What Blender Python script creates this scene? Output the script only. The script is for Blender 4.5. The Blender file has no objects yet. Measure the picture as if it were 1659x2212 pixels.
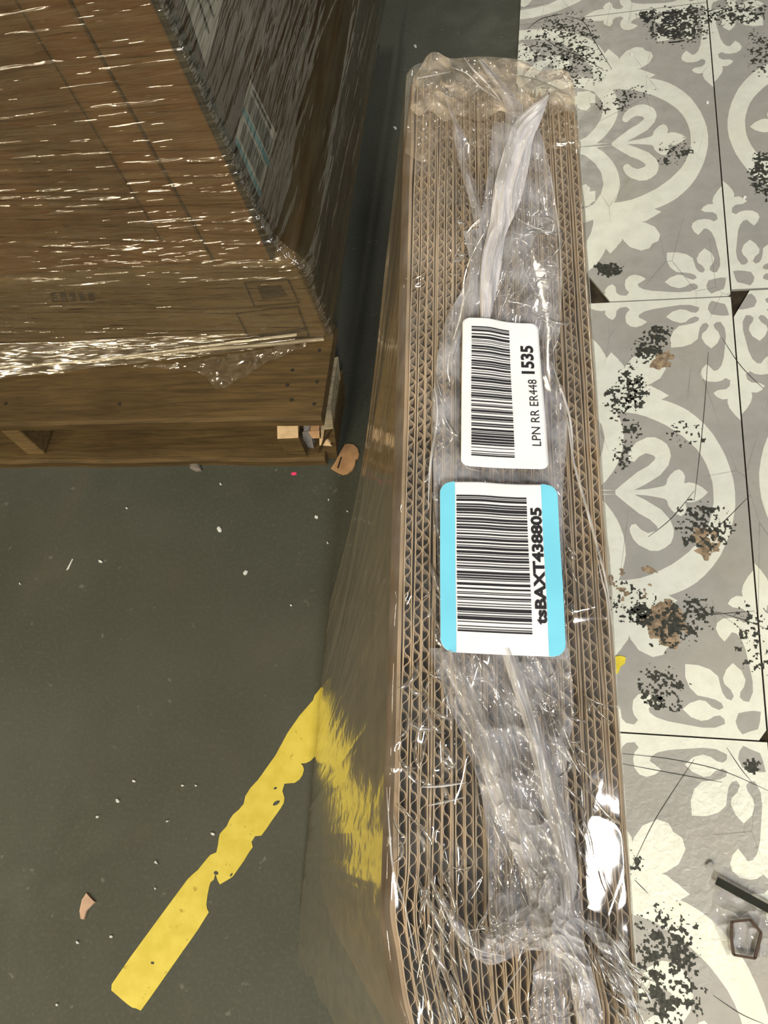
import bpy, bmesh, math, random
import numpy as np
from mathutils import Matrix, Vector
from mathutils.geometry import tessellate_polygon
random.seed(7)
# ------------------------------------------------------------------ camera
W_PX, H_PX, F_PX = 1659, 2212, 1850.0
CX, CY, CAM_H = 829.5, 1106.0, 1.3
R = np.array([[0.9738621633, -0.0062985366, 0.2270524505],
              [0.1028155267, 0.9035677095, -0.4159259091],
              [-0.2025375381, 0.4283990229, 0.8805979916]])   # camera axes -> world
C0 = np.array([0, 0, CAM_H])
cam_d = bpy.data.cameras.new('camera'); cam = bpy.data.objects.new('camera', cam_d)
bpy.context.scene.collection.objects.link(cam)
M = Matrix.Identity(4)
for i in range(3):
    for j in range(3): M[i][j] = R[i][j]
    M[i][3] = C0[i]
cam.matrix_world = M
cam_d.sensor_fit = 'VERTICAL'; cam_d.sensor_height = 24; cam_d.lens = F_PX / H_PX * 24
cam_d.clip_start = 0.02
bpy.context.scene.camera = cam
# ------------------------------------------------------------------ light
sc = bpy.context.scene
sc.view_settings.view_transform = 'Standard'; sc.view_settings.look = 'None'
sc.view_settings.gamma = 1; sc.view_settings.use_curve_mapping = False
sc.view_settings.exposure = -0.35
sc.cycles.max_bounces = 6; sc.cycles.diffuse_bounces = 2; sc.cycles.glossy_bounces = 2; sc.cycles.transmission_bounces = 2
sc.cycles.transparent_max_bounces = 14; sc.cycles.caustics_reflective = False; sc.cycles.caustics_refractive = False
sc.cycles.use_adaptive_sampling = True; sc.cycles.adaptive_threshold = .03
wd = bpy.data.worlds.new('world'); sc.world = wd; wd.use_nodes = True
wd.node_tree.nodes['Background'].inputs[0].default_value = (1.0, .95, .85, 1)
wd.node_tree.nodes['Background'].inputs[1].default_value = 0.055
LAMPS = [  # x, y, length along y, width, power, colour   (hall ceiling fittings and added warm lamps, 4.5 m up)
    (2.62, 0.0, .75, .16, 60, (1.0, .98, .95)), (1.3, -3.3, 1.2, .20, 390, (1.0, .97, .90)), (2.75, 3.4, 1.2, .20, 30, (1.0, .95, .85)),
    (5.5, -3.3, 1.2, .20, 120, (1.0, .98, .94)), (-1.4, -3.3, 1.2, .20, 120, (1.0, .84, .56)), (-1.4, -6.6, 1.2, .25, 260, (1.0, .84, .56)), (-3.6, -5.0, .25, 1.2, 160, (1.0, .84, .56)), (-4.8, -2.6, .25, 1.2, 150, (1.0, .84, .56)), (-5.2, -6.5, .25, 1.6, 160, (1.0, .84, .56)),  # warm lamps at far left, long along x, added for streaks on carton film
    (-3.4, 0, 1.2, .20, 60, (1.0, .86, .62)), (-.3, 6.5, 1.2, .20, 90, (1.0, .95, .75))]
for (x, y, l, w_, p, c) in LAMPS:
    ld = bpy.data.lights.new('ceiling_or_added_lamp', 'AREA'); ld.shape = 'RECTANGLE'
    ld.size = w_; ld.size_y = l; ld.energy = p; ld.color = c
    lo = bpy.data.objects.new('ceiling_or_added_lamp', ld); sc.collection.objects.link(lo)
    lo.location = (x, y, 4.5)
# ------------------------------------------------------------------ projection helpers
def ray(x, y): return R @ (np.array([x - CX, -(y - CY), -F_PX]) / F_PX)
def on_plane(x, y, P, N):
    r = ray(x, y); N = np.array(N, float); return C0 + r * ((np.array(P) - C0).dot(N) / r.dot(N))
def at(x, y, z=0.0): return on_plane(x, y, (0, 0, z), (0, 0, 1))
def proj(P):
    q = R.T @ (np.array(P) - C0); return np.array([CX + F_PX * q[0] / -q[2], CY - F_PX * q[1] / -q[2]])
def solve_z(X, Y, ypx, lo=0., hi=1.2):
    for _ in range(50):
        m = (lo + hi) / 2
        if proj((X, Y, m))[1] > ypx: lo = m
        else: hi = m
    return (lo + hi) / 2
# ------------------------------------------------------------------ noise
def vn(x, y, seed=0):
    x = np.asarray(x, float); y = np.asarray(y, float)
    xi = np.floor(x).astype(np.int64); yi = np.floor(y).astype(np.int64); fx = x - xi; fy = y - yi
    def h(a, b):
        n = (a * 374761393 + b * 668265263 + seed * 974634777) & 0x7fffffff
        n = ((n ^ (n >> 13)) * 1274126177) & 0x7fffffff
        return ((n ^ (n >> 16)) & 0xffff) / 65535.0
    fx = fx * fx * (3 - 2 * fx); fy = fy * fy * (3 - 2 * fy)
    return (h(xi, yi) * (1 - fx) + h(xi + 1, yi) * fx) * (1 - fy) + (h(xi, yi + 1) * (1 - fx) + h(xi + 1, yi + 1) * fx) * fy
def ridge(x, y, seed=0): return 1 - np.abs(2 * vn(x, y, seed) - 1)
# ------------------------------------------------------------------ object helpers
def link(o, parent=None):
    sc.collection.objects.link(o)
    if parent is not None: o.parent = parent; o.matrix_parent_inverse = Matrix.Identity(4)
    return o
def obj(name, verts, faces, mat, parent=None, smooth=False):
    me = bpy.data.meshes.new(name)
    if parent is not None and parent.get('_o') is not None:
        o0 = np.array(parent['_o']); verts = np.asarray(verts, float) - o0
    verts = np.asarray(verts, float)
    me.from_pydata([tuple(v) for v in verts], [], [tuple(f) for f in faces])
    if mat: me.materials.append(mat)
    if smooth: me.polygons.foreach_set('use_smooth', [True] * len(me.polygons))
    me.update()
    o = bpy.data.objects.new(name, me); link(o, parent)
    if parent is not None and parent.get('_o') is not None: o['_o'] = list(parent['_o'])
    return o
def thing(name, label, cat, loc, group=None):
    o = bpy.data.objects.new(name, None); link(o); o.location = loc; o['_o'] = [float(v) for v in loc]
    o['label'] = label; o['category'] = cat
    if group: o['group'] = group
    return o
def tag(o, label, cat, group=None):
    o['label'] = label; o['category'] = cat
    if group: o['group'] = group
    return o
def box(x0, x1, y0, y1, z0, z1):
    v = [(x0, y0, z0), (x1, y0, z0), (x1, y1, z0), (x0, y1, z0), (x0, y0, z1), (x1, y0, z1), (x1, y1, z1), (x0, y1, z1)]
    return v, [(0, 3, 2, 1), (4, 5, 6, 7), (0, 1, 5, 4), (1, 2, 6, 5), (2, 3, 7, 6), (3, 0, 4, 7)]
def bevel(o, w=.002, seg=2):
    m = o.modifiers.new('bevel', 'BEVEL'); m.width = w; m.segments = seg; m.limit_method = 'ANGLE'; return o
def grid_faces(nu, nv):
    i = np.arange(nu - 1)[:, None]; j = np.arange(nv - 1)[None, :]
    a = (i * nv + j).ravel(); return np.stack([a, a + nv, a + nv + 1, a + 1], 1)
def grid_obj(name, P, mat, parent=None, smooth=True):
    nu, nv = P.shape[:2]; V = P.reshape(-1, 3)
    if parent is not None and parent.get('_o') is not None: V = V - np.array(parent['_o'])
    F = grid_faces(nu, nv).astype(np.int32)
    me = bpy.data.meshes.new(name)
    me.vertices.add(len(V)); me.vertices.foreach_set('co', V.astype(np.float32).ravel())
    me.loops.add(F.size); me.loops.foreach_set('vertex_index', F.ravel())
    me.polygons.add(len(F)); me.polygons.foreach_set('loop_start', (np.arange(len(F)) * 4).astype(np.int32))
    me.polygons.foreach_set('use_smooth', [smooth] * len(F))
    me.materials.append(mat); me.update(calc_edges=True)
    o = bpy.data.objects.new(name, me); link(o, parent)
    if parent is not None and parent.get('_o') is not None: o['_o'] = list(parent['_o'])
    return o
def resample(pts, n, smooth=True):
    p = np.array(pts, float)
    if smooth and len(p) > 2:
        q = []
        for i in range(len(p) - 1):
            a = p[max(i - 1, 0)]; b = p[i]; c = p[i + 1]; d = p[min(i + 2, len(p) - 1)]
            for t in np.linspace(0, 1, 12, endpoint=False):
                q.append(.5 * ((2 * b) + (-a + c) * t + (2 * a - 5 * b + 4 * c - d) * t * t + (-a + 3 * b - 3 * c + d) * t ** 3))
        q.append(p[-1]); p = np.array(q)
    s = np.r_[0, np.cumsum(np.linalg.norm(np.diff(p, axis=0), axis=1))]
    t = np.linspace(0, s[-1], n)
    return np.stack([np.interp(t, s, p[:, k]) for k in range(p.shape[1])], 1)
# ------------------------------------------------------------------ materials
class NT:
    def __init__(self, name):
        self.m = bpy.data.materials.new(name); self.m.use_nodes = True; self.t = self.m.node_tree; self.t.nodes.clear()
        self.out = self.n('ShaderNodeOutputMaterial')
    def n(self, k, **kw):
        nd = self.t.nodes.new(k)
        for a, b in kw.items(): setattr(nd, a, b)
        return nd
    def put(self, sock, v):
        if isinstance(v, bpy.types.NodeSocket): self.t.links.new(v, sock)
        elif isinstance(v, (tuple, list)) and len(v) == 3 and sock.type == 'RGBA': sock.default_value = (*v, 1)
        else: sock.default_value = v
    def noise(self, scale, det=4, rough=.55, vec=None, st=(1, 1, 1), dist=0.0):
        mp = self.n('ShaderNodeMapping'); mp.inputs['Scale'].default_value = st
        self.put(mp.inputs['Vector'], vec if vec is not None else self.pos())
        nz = self.n('ShaderNodeTexNoise'); self.t.links.new(mp.outputs[0], nz.inputs['Vector'])
        nz.inputs['Scale'].default_value = scale; nz.inputs['Detail'].default_value = det
        nz.inputs['Roughness'].default_value = rough; nz.inputs['Distortion'].default_value = dist
        return nz.outputs['Fac']
    def pos(self):
        if not hasattr(self, '_p'): self._p = self.n('ShaderNodeNewGeometry').outputs['Position']
        return self._p
    def ramp(self, f, a, b, c0=0.0, c1=1.0):
        mr = self.n('ShaderNodeMapRange', interpolation_type='SMOOTHSTEP'); self.put(mr.inputs[0], f)
        for i, v in enumerate((a, b, c0, c1)): mr.inputs[i + 1].default_value = v
        return mr.outputs[0]
    def math(self, op, a, b=0.0, clamp=False):
        m = self.n('ShaderNodeMath', operation=op, use_clamp=clamp); self.put(m.inputs[0], a); self.put(m.inputs[1], b); return m.outputs[0]
    def mix(self, f, a, b):
        m = self.n('ShaderNodeMix', data_type='RGBA'); self.put(m.inputs[0], f); self.put(m.inputs[6], a); self.put(m.inputs[7], b); return m.outputs[2]
    def bump(self, h, st=.3, dist=.002, nrm=None):
        b = self.n('ShaderNodeBump'); self.put(b.inputs['Height'], h); b.inputs['Strength'].default_value = st; b.inputs['Distance'].default_value = dist
        if nrm is not None: self.put(b.inputs['Normal'], nrm)
        return b.outputs[0]
    def bsdf(self, col, rough=.6, nrm=None, spec=.5, coat=0):
        b = self.n('ShaderNodeBsdfPrincipled'); self.put(b.inputs['Base Color'], col); self.put(b.inputs['Roughness'], rough)
        b.inputs['Specular IOR Level'].default_value = spec
        if nrm is not None: self.put(b.inputs['Normal'], nrm)
        b.inputs['Coat Weight'].default_value = coat
        self.t.links.new(b.outputs[0], self.out.inputs[0]); return self.m
def simple(name, col, rough=.6, spec=.4, var=.12, scale=60):
    t = NT(name); n = t.noise(scale)
    return t.bsdf(t.mix(t.ramp(n, .3, .7), tuple(c * (1 - var) for c in col), tuple(min(1, c * (1 + var)) for c in col)), rough, t.bump(n, .2, .0005), spec)
def film_mat(name, haze=.05, tint=(.97, .96, .93), hz=(.85, .85, .86), rough=.07, boost=1.0, st=(1, 1, 1), bs=.35, bd=.002, scale=60, hv=.6, streaks=False):
    t = NT(name)
    n1 = t.noise(scale, 2, .5, st=st)
    nr = t.bump(n1, bs, bd)
    tr = t.n('ShaderNodeBsdfTransparent'); t.put(tr.inputs[0], tint)
    df = t.n('ShaderNodeBsdfDiffuse'); t.put(df.inputs[0], hz)
    tl = t.n('ShaderNodeBsdfTranslucent'); t.put(tl.inputs[0], hz)
    dm = t.n('ShaderNodeMixShader'); dm.inputs[0].default_value = .1; t.put(dm.inputs[1], df.outputs[0]); t.put(dm.inputs[2], tl.outputs[0])
    m1 = t.n('ShaderNodeMixShader')
    t.put(m1.inputs[0], t.math('MULTIPLY', t.ramp(n1, .25, .75, 1 - hv, 1 + hv), haze, True)); t.put(m1.inputs[1], tr.outputs[0]); t.put(m1.inputs[2], dm.outputs[0])
    gl = t.n('ShaderNodeBsdfGlossy'); gl.inputs['Roughness'].default_value = rough; t.put(gl.inputs['Normal'], nr)
    t.put(gl.inputs[0], (1, 1, 1))
    fr = t.n('ShaderNodeLayerWeight'); fr.inputs[0].default_value = .5; t.put(fr.inputs['Normal'], nr)   # same from both sides of the thin film
    fz = t.math('ADD', t.math('MULTIPLY', t.math('POWER', fr.outputs['Facing'], 4.0), .85), .075)
    m2 = t.n('ShaderNodeMixShader'); t.put(m2.inputs[0], t.math('MULTIPLY', fz, boost, True)); t.put(m2.inputs[1], m1.outputs[0]); t.put(m2.inputs[2], gl.outputs[0])
    t.t.links.new(m2.outputs[0], t.out.inputs[0]); return t.m
def cardboard(name, col=(.33, .235, .15), var=.2, st=(1, 1, 1), scale=25):
    t = NT(name); n = t.noise(scale, 5, .6, st=st); n2 = t.noise(400, 2)
    c = t.mix(t.ramp(n, .3, .7), tuple(x * (1 - var) for x in col), tuple(x * (1 + var) for x in col))
    return t.bsdf(c, .85, t.bump(n2, .25, .0004), .2)
M_BOARD = cardboard('sheet_board', (.50, .39, .28))
M_FLAT = cardboard('flat_board', (.38, .29, .20)); M_FLUTE = cardboard('flute_paper', (.52, .41, .29))
M_CARTON = cardboard('carton_board', (.125, .060, .018), .15, (1, 1, .15), 12)
M_CARTON2 = cardboard('lower_carton_board', (.125, .080, .036), .15, (1, 1, .15), 12)
M_SCRAP = cardboard('scrap_board', (.42, .25, .13))
def wood(name, col, sc_=1.0):
    t = NT(name); g = t.noise(9 * sc_, 6, .65, st=(1, 14, 14), dist=.6); n = t.noise(5, 3)
    c = t.mix(t.ramp(g, .3, .7), tuple(x * .6 for x in col), tuple(x * 1.3 for x in col))
    c = t.mix(t.ramp(n, .4, .75, 0, .5), c, tuple(x * .45 for x in col))
    return t.bsdf(c, .75, t.bump(g, .4, .001), .3)
M_WOOD = wood('pallet_wood', (.095, .060, .022)); M_WOODP = simple('pale_wood', (.62, .45, .26), .8)
M_BLACK = simple('black_tape', (.012, .012, .014), .35); M_INK = simple('ink', (.018, .018, .022), .55, .3, .1)
M_INK2 = simple('carton_ink', (.025, .018, .012), .8, .2)
M_NAIL = simple('nail_metal', (.02, .018, .015), .5); M_WHITE = simple('label_paper', (.86, .86, .88), .45, .4, .02)
M_BLUE = simple('label_blue', (.18, .62, .82), .45, .4, .03); M_GREYP = simple('grey_plastic', (.25, .24, .24), .4)
M_CRUMB = simple('white_crumb', (.6, .62, .6), .8); M_PINK = simple('pink_chip', (.75, .05, .15), .6); M_YCHIP = simple('yellow_chip', (.8, .66, .05), .6)
FILM = film_mat('clear_film', .05, boost=1.1, rough=.045, bs=.12, bd=.001)
FILM_SIDE = film_mat('side_film', .42, hz=(.46, .38, .25), boost=1.0, rough=.09, st=(1, 1, .06), scale=90, bs=.5, bd=.0012, hv=.4)
FILM_MID = film_mat('layered_film', .26, hz=(.80, .81, .88), boost=1.0, rough=.06, bs=.2)
FILM_END = film_mat('bunched_film', .42, hz=(.62, .53, .42), boost=.8, rough=.1, bs=.3)
FILM_SOFT = film_mat('soft_gathered_film', .42, hz=(.84, .83, .86), boost=1.1, rough=.1, scale=150, st=(1, .2, 1), bs=.3, hv=.5)
FILM_DENSE = film_mat('gathered_film', .70, hz=(.86, .84, .87), boost=.7, rough=.12, bs=.25, hv=.25, scale=120, st=(1, .25, 1))
FILM_RIM = film_mat('film_crease', .55, hz=(.85, .85, .86), boost=1.5, rough=.1)
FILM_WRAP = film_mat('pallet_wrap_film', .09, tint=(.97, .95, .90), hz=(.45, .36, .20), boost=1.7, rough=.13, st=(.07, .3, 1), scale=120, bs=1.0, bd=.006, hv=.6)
FILM_WRAP_SHADED = film_mat('pallet_wrap_shaded_side', .12, tint=(.66, .64, .56), hz=(.15, .14, .09), boost=.95, rough=.12, st=(1, .07, 1), scale=110, bs=.7, bd=.003, hv=.9)  # darker tint and haze put the shade of the stack's side into the film
# floor paint
t = NT('painted_concrete'); a = t.noise(2.2, 4); b = t.noise(160, 3, .7); c_ = t.noise(9, 5, .6, dist=.5)
col = t.mix(t.ramp(a, .35, .7), (.050, .054, .040), (.066, .070, .056)); col = t.mix(t.ramp(b, .45, .8, 0, .35), col, (.11, .115, .095))
col = t.mix(t.ramp(c_, .55, .75, 0, .35), col, (.085, .07, .05)); col = t.mix(t.ramp(t.noise(55, 2), .70, .78, 0, .5), col, (.16, .16, .14))
M_FLOOR = t.bsdf(col, t.ramp(c_, .3, .7, .42, .6), t.bump(b, .3, .0008), .35)
t = NT('yellow_paint'); n = t.noise(40, 4); col = t.mix(t.ramp(n, .3, .7), (.58, .47, .06), (.66, .55, .09))
col = t.mix(t.ramp(t.noise(70, 5, .7), .63, .68, 0, .8), col, (.35, .26, .03)); M_YEL = t.bsdf(col, .5, t.bump(n, .2, .0004), .4)
M_STAIN = simple('worn_black', (.048, .05, .042), .7, .3, .4, 200); M_TAN = simple('worn_tan', (.30, .225, .15), .8, .2, .45, 90)
M_MORTAR = simple('mortar', (.045, .034, .022), .9, .2, .5, 30)
# wear patches on the tiles (real stains, each at its own place on the floor)
DARKP = [  # px x, y, rx, ry, density, rotation deg
    (1205, 95, 85, 62, .14, -20), (1250, 150, 60, 40, .12, 0), (1465, 55, 72, 42, .32, 20), (1590, 28, 70, 28, .24, 0), (1400, 35, 30, 16, .3, 0),
    (1345, 855, 42, 62, .26, -15), (1405, 745, 30, 50, .34, -35), (1375, 850, 28, 40, .3, 0), (1355, 960, 22, 60, .2, -20), (1520, 1130, 55, 62, .24, 0),
    (1470, 1350, 75, 50, .30, 40), (1350, 1300, 60, 40, .10, 0), (1385, 1330, 26, 26, .36, 0), (1430, 1480, 55, 50, .22, 0), (1430, 1520, 60, 18, .24, 0),
    (1440, 2085, 82, 140, .27, 0), (1315, 582, 34, 18, .5, -15), (1648, 378, 32, 55, .34, 0), (1640, 120, 30, 50, .2, 0),
    (1630, 1380, 40, 80, .12, 0), (1625, 1655, 22, 16, .38, 0), (1480, 940, 40, 30, .1, 0), (1372, 200, 40, 16, .15, 0), (1360, 1870, 40, 30, .1, 0),
    (1460, 330, 40, 30, .12, 0), (1330, 225, 40, 20, .12, 0)]
BROWNP = [(1428, 780, 24, 24, .5, -30), (1440, 1345, 48, 52, .5, 20), (1525, 1165, 30, 40, .25, 0), (1350, 1250, 70, 40, .06, 0)]
def stain(px, seed, mat, thr_add=0.0, fine=260, z=.0005, cell=.0011):
    """irregular specks of worn print: quads kept where noise passes a threshold that relaxes towards the stain's middle"""
    x, y, rx, ry, dn, rt = px; dn = dn * .78; c = at(x, y)[:2]; ex = at(x + rx, y)[:2] - c; ey = at(x, y + ry)[:2] - c
    ca, sa = math.cos(math.radians(rt)), math.sin(math.radians(rt)); lx, ly = np.linalg.norm(ex), np.linalg.norm(ey)
    m = max(lx, ly) * 1.3; k = int(2 * m / cell); gx = np.linspace(-m, m, k)
    GX, GY = np.meshgrid(gx, gx, indexing='ij'); u = (GX * ca + GY * sa) / lx; v = (-GX * sa + GY * ca) / ly
    r = np.sqrt(u * u + v * v) + .35 * (vn((GX + c[0]) * 30, (GY + c[1]) * 30, seed) - .5)
    mk = np.clip((1.15 - r) / .6, 0, 1); mk = mk * mk * (3 - 2 * mk)
    X = GX + c[0]; Y = GY + c[1]
    n = .5 * vn(X * fine, Y * fine, seed + 1) + .3 * vn(X * fine * .42, Y * fine * .42, seed + 2) + .2 * vn(X * fine * 2.1, Y * fine * 2.1, seed + 3)
    keep = (n + dn * mk + thr_add > .70) & (mk > .02)
    ii, jj = np.nonzero(keep[:-1, :-1]); V = []; F = []
    idx = {}
    for i, j in zip(ii.tolist(), jj.tolist()):
        q = []
        for a, b in ((i, j), (i + 1, j), (i + 1, j + 1), (i, j + 1)):
            if (a, b) not in idx: idx[(a, b)] = len(V); V.append((X[a, b], Y[a, b], z))
            q.append(idx[(a, b)])
        F.append(q)
    if not F: return
    o = obj('wear_stain', V, F, mat, fl); o['kind'] = 'stuff'
def tile_mat(name, base, dark):
    t = NT(name)
    n = t.noise(28, 5, .7); n2 = t.noise(6, 3); n3 = t.noise(150, 4, .6)
    col = t.mix(t.ramp(n, .35, .7), base, dark); col = t.mix(t.ramp(n2, .45, .75, 0, .35), col, tuple(x * y for x, y in zip(base, (.92, .84, .72))))
    col = t.mix(t.ramp(n3, .62, .72, 0, .5), col, tuple(x * .75 for x in base))
    # fine scratches
    w = t.n('ShaderNodeTexVoronoi', feature='DISTANCE_TO_EDGE'); mp = t.n('ShaderNodeMapping'); t.put(mp.inputs[0], t.pos()); mp.inputs['Rotation'].default_value = (0, 0, .6); mp.inputs['Scale'].default_value = (1, .35, 1)
    t.t.links.new(mp.outputs[0], w.inputs['Vector']); w.inputs['Scale'].default_value = 11
    scr = t.math('MULTIPLY', t.ramp(w.outputs[0], .006, .001), t.ramp(t.noise(5, 2), .48, .6, 0, .5))
    col = t.mix(scr, col, (.12, .12, .11))
    # = t.mix(t.ramp(t.math('ADD', t.noise(70, 4), bm), .74, .80, 0, .9), col, t.mix(t.ramp(t.noise(120, 4, .7), .4, .6), (.40, .31, .21), (.15, .11, .075)))
    bumpy = t.n('ShaderNodeMapping', vector_type='TEXTURE'); c = at(1500, 1850); t.put(bumpy.inputs['Vector'], t.pos())
    bumpy.inputs['Location'].default_value = (c[0], c[1], 0); bumpy.inputs['Scale'].default_value = (.16, .17, 1)
    ln = t.n('ShaderNodeVectorMath', operation='LENGTH'); t.t.links.new(bumpy.outputs[0], ln.inputs[0])
    bm2 = t.math('MULTIPLY', t.ramp(ln.outputs['Value'], 1.1, .6, 0.04, 1), t.noise(110, 2, .4, dist=.5))
    h = t.math('MULTIPLY', bm2, 2.0)
    return t.bsdf(col, t.ramp(n, .3, .7, .30, .45), t.bump(h, .6, .0015), .45)
M_TG = tile_mat('tile_grey_print', (.41, .405, .385), (.355, .35, .33)); M_TW = tile_mat('tile_white_print', (.82, .85, .77), (.73, .755, .68))
# ------------------------------------------------------------------ floor and tiles
v, f = box(-4.5, 5.5, -2.5, 7, -.05, -.006); fl = obj('floor', v, f, M_FLOOR); fl['kind'] = 'structure'
TW = .788; SX = .253; SY = [1.838, 1.042, .263]
CORNER = [(-0.001, 0.333), (0.012, 0.316), (0.022, 0.298), (0.025, 0.285), (0.024, 0.275), (0.035, 0.276), (0.046, 0.269), (0.052, 0.259), (0.043, 0.252), (0.026, 0.25), (0.018, 0.242), (0.016, 0.228), (0.025, 0.221), (0.034, 0.228), (0.046, 0.231), (0.062, 0.229), (0.073, 0.22), (0.076, 0.208), (0.071, 0.194), (0.062, 0.183), (0.054, 0.193), (0.048, 0.202), (0.04, 0.2), (0.032, 0.189), (0.026, 0.169), (0.022, 0.14), (0.018, 0.11), (0.019, 0.088), (0.027, 0.07), (0.036, 0.071), (0.042, 0.078), (0.04, 0.088), (0.033, 0.098), (0.03, 0.111), (0.036, 0.128), (0.05, 0.142), (0.062, 0.129), (0.069, 0.112), (0.067, 0.101), (0.057, 0.091), (0.052, 0.079), (0.057, 0.071), (0.065, 0.074), (0.071, 0.084), (0.074, 0.097), (0.077, 0.115), (0.091, 0.128), (0.111, 0.135), (0.134, 0.136)]
CORNER = CORNER + [(b, a) for a, b in CORNER[:-1][::-1]] + [(0, 0)]
BLOB = [(0.052, 0.033), (0.046, 0.048), (0.032, 0.052), (0.02, 0.054), (0.008, 0.053), (0.011, 0.034), (0.015, 0.021), (0.029, 0.016), (0.042, 0.01), (0.049, 0.02)]
def up(L): return [(a, b * 1.027) for a, b in L]
ARC_O = up([(0.0235, 0.487), (0.025, 0.457), (0.031, 0.426), (0.038, .4), (0.047, 0.377), (0.059, .351), (0.074, 0.328), (0.092, .307), (0.111, 0.29), (.128, .279), (0.147, 0.270), (0.178, 0.259)])
ARC_I = up([(0.065, 0.487), (0.0655, .465), (0.069, 0.446), (0.0745, .425), (0.082, 0.406), (.092, .388), (0.104, 0.373), (.118, .357), (0.134, 0.343), (.152, .329), (0.171, 0.318), (.19, .308), (0.211, 0.3), (0.254, 0.292)])
SB = up([(0.178, 0.259), (0.16, 0.25), (0.168, .238), (0.18, 0.230), (0.201, 0.226), (0.221, 0.234), (0.231, 0.240), (0.233, 0.233), (0.223, 0.224), (0.205, 0.219), (.191, .217), (0.18, 0.209), (.17, .195), (0.165, 0.180), (0.166, 0.161), (0.173, 0.148), (0.192, 0.143), (0.217, 0.155), (0.232, 0.176), (0.241, 0.201), (0.253, 0.216), (0.257, 0.214), (0.248, 0.196), (0.243, 0.177), (0.247, 0.159), (0.263, 0.139), (0.277, 0.161), (0.286, 0.134), (0.304, 0.099)])
SI = up([(0.254, 0.292), (.246, .31), (0.241, 0.333), (.238, .35), (0.239, 0.368), (.242, .39), (0.248, 0.41), (.255, .427), (0.264, 0.443), (.277, .462), (0.295, 0.48)])
SL = up([(0.321, 0.455), (0.298, 0.426), (0.283, 0.393), (0.278, 0.357), (0.284, 0.327), (0.302, 0.294)])
CURL = up([(0.257, 0.482), (0.234, 0.46), (0.212, 0.44), (0.19, 0.426), (0.177, 0.412), (0.175, .406), (0.18, 0.401), (0.194, 0.396), (0.207, 0.403), (0.218, 0.416), (0.226, 0.414), (.230, .406), (0.229, 0.397), (.223, .382), (0.213, 0.37), (0.191, 0.358), (.175, .358), (0.162, 0.365), (0.151, 0.375), (.146, .388), (0.144, 0.403), (0.15, 0.425), (0.167, 0.448), (0.197, 0.469), (0.223, 0.484)])
MIDH = up([(0.223, 0.482), (0.196, 0.480), (.175, .476), (0.159, 0.472), (0.155, 0.467), (.153, .457), (0.147, 0.447), (.138, .438), (0.129, 0.434), (.122, .44), (0.118, 0.45), (0.12, 0.467), (.112, .464), (0.101, 0.466), (0.086, 0.475), (0.075, 0.487)])
NODE = [(0.36, 0.5), (.34, .478), (0.321, 0.467), (0.295, 0.493), (0.257, 0.495)]
B1 = up([(0.345, 0.345), (0.336, 0.355), (0.321, 0.361), (0.31, 0.347), (0.313, 0.333), (0.31, 0.31), (0.304, 0.304), (0.313, 0.29), (.345, .29)])
mir = lambda L: [(a, 1 - b) for a, b in L]
FRAME = ARC_O + ARC_I[::-1]
SBAND = ARC_I[-1:] + SI[1:] + SL + [SB[-1]] + SB[::-1][1:]
MID = [(.257, .5)] + MIDH + mir(MIDH)[::-1]
PETAL = []
for L in (FRAME, SBAND, CURL + [(.257, .5)], NODE, B1): PETAL += [L, mir(L)]
PETAL.append(MID)
SHAPES = []   # (points, grey?)
for sw in (0, 1):
    for fl_ in (0, 1):
        for L in PETAL:
            q = [(b, a) for a, b in L] if sw else L
            SHAPES.append(([(1 - a, 1 - b) for a, b in q] if fl_ else q, 0))
for fa in (0, 1):
    for fb in (0, 1):
        for L, g in ((CORNER, 0), (BLOB, 1)):
            SHAPES.append(([((1 - a) if fa else a, (1 - b) if fb else b) for a, b in L], g))
def print_mesh(xr, y0, hh, clips, grey, zt):
    """ornament of one tile; xr right edge, y0 bottom edge; clips: (point, outward normal) cut away"""
    bm = bmesh.new(); k = 0
    for L, g in SHAPES:
        if bool(g) != grey: continue
        k += 1; z = zt + .00008 + (.00016 if grey else 0) + k * 1e-6
        P_ = [Vector((xr - a * TW, y0 + b * hh, z)) for a, b in L]
        vs = [bm.verts.new(p) for p in P_]
        for tri in tessellate_polygon([P_]):
            try: bm.faces.new([vs[i] for i in tri])
            except ValueError: pass
    bm.normal_update()
    for p, n in clips:
        bmesh.ops.bisect_plane(bm, geom=bm.verts[:] + bm.edges[:] + bm.faces[:], plane_co=(p[0], p[1], 0), plane_no=(n[0], n[1], 0), clear_outer=True, dist=1e-6)
    for f_ in bm.faces:
        if f_.normal.z < 0: f_.normal_flip()
    return bm
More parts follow.
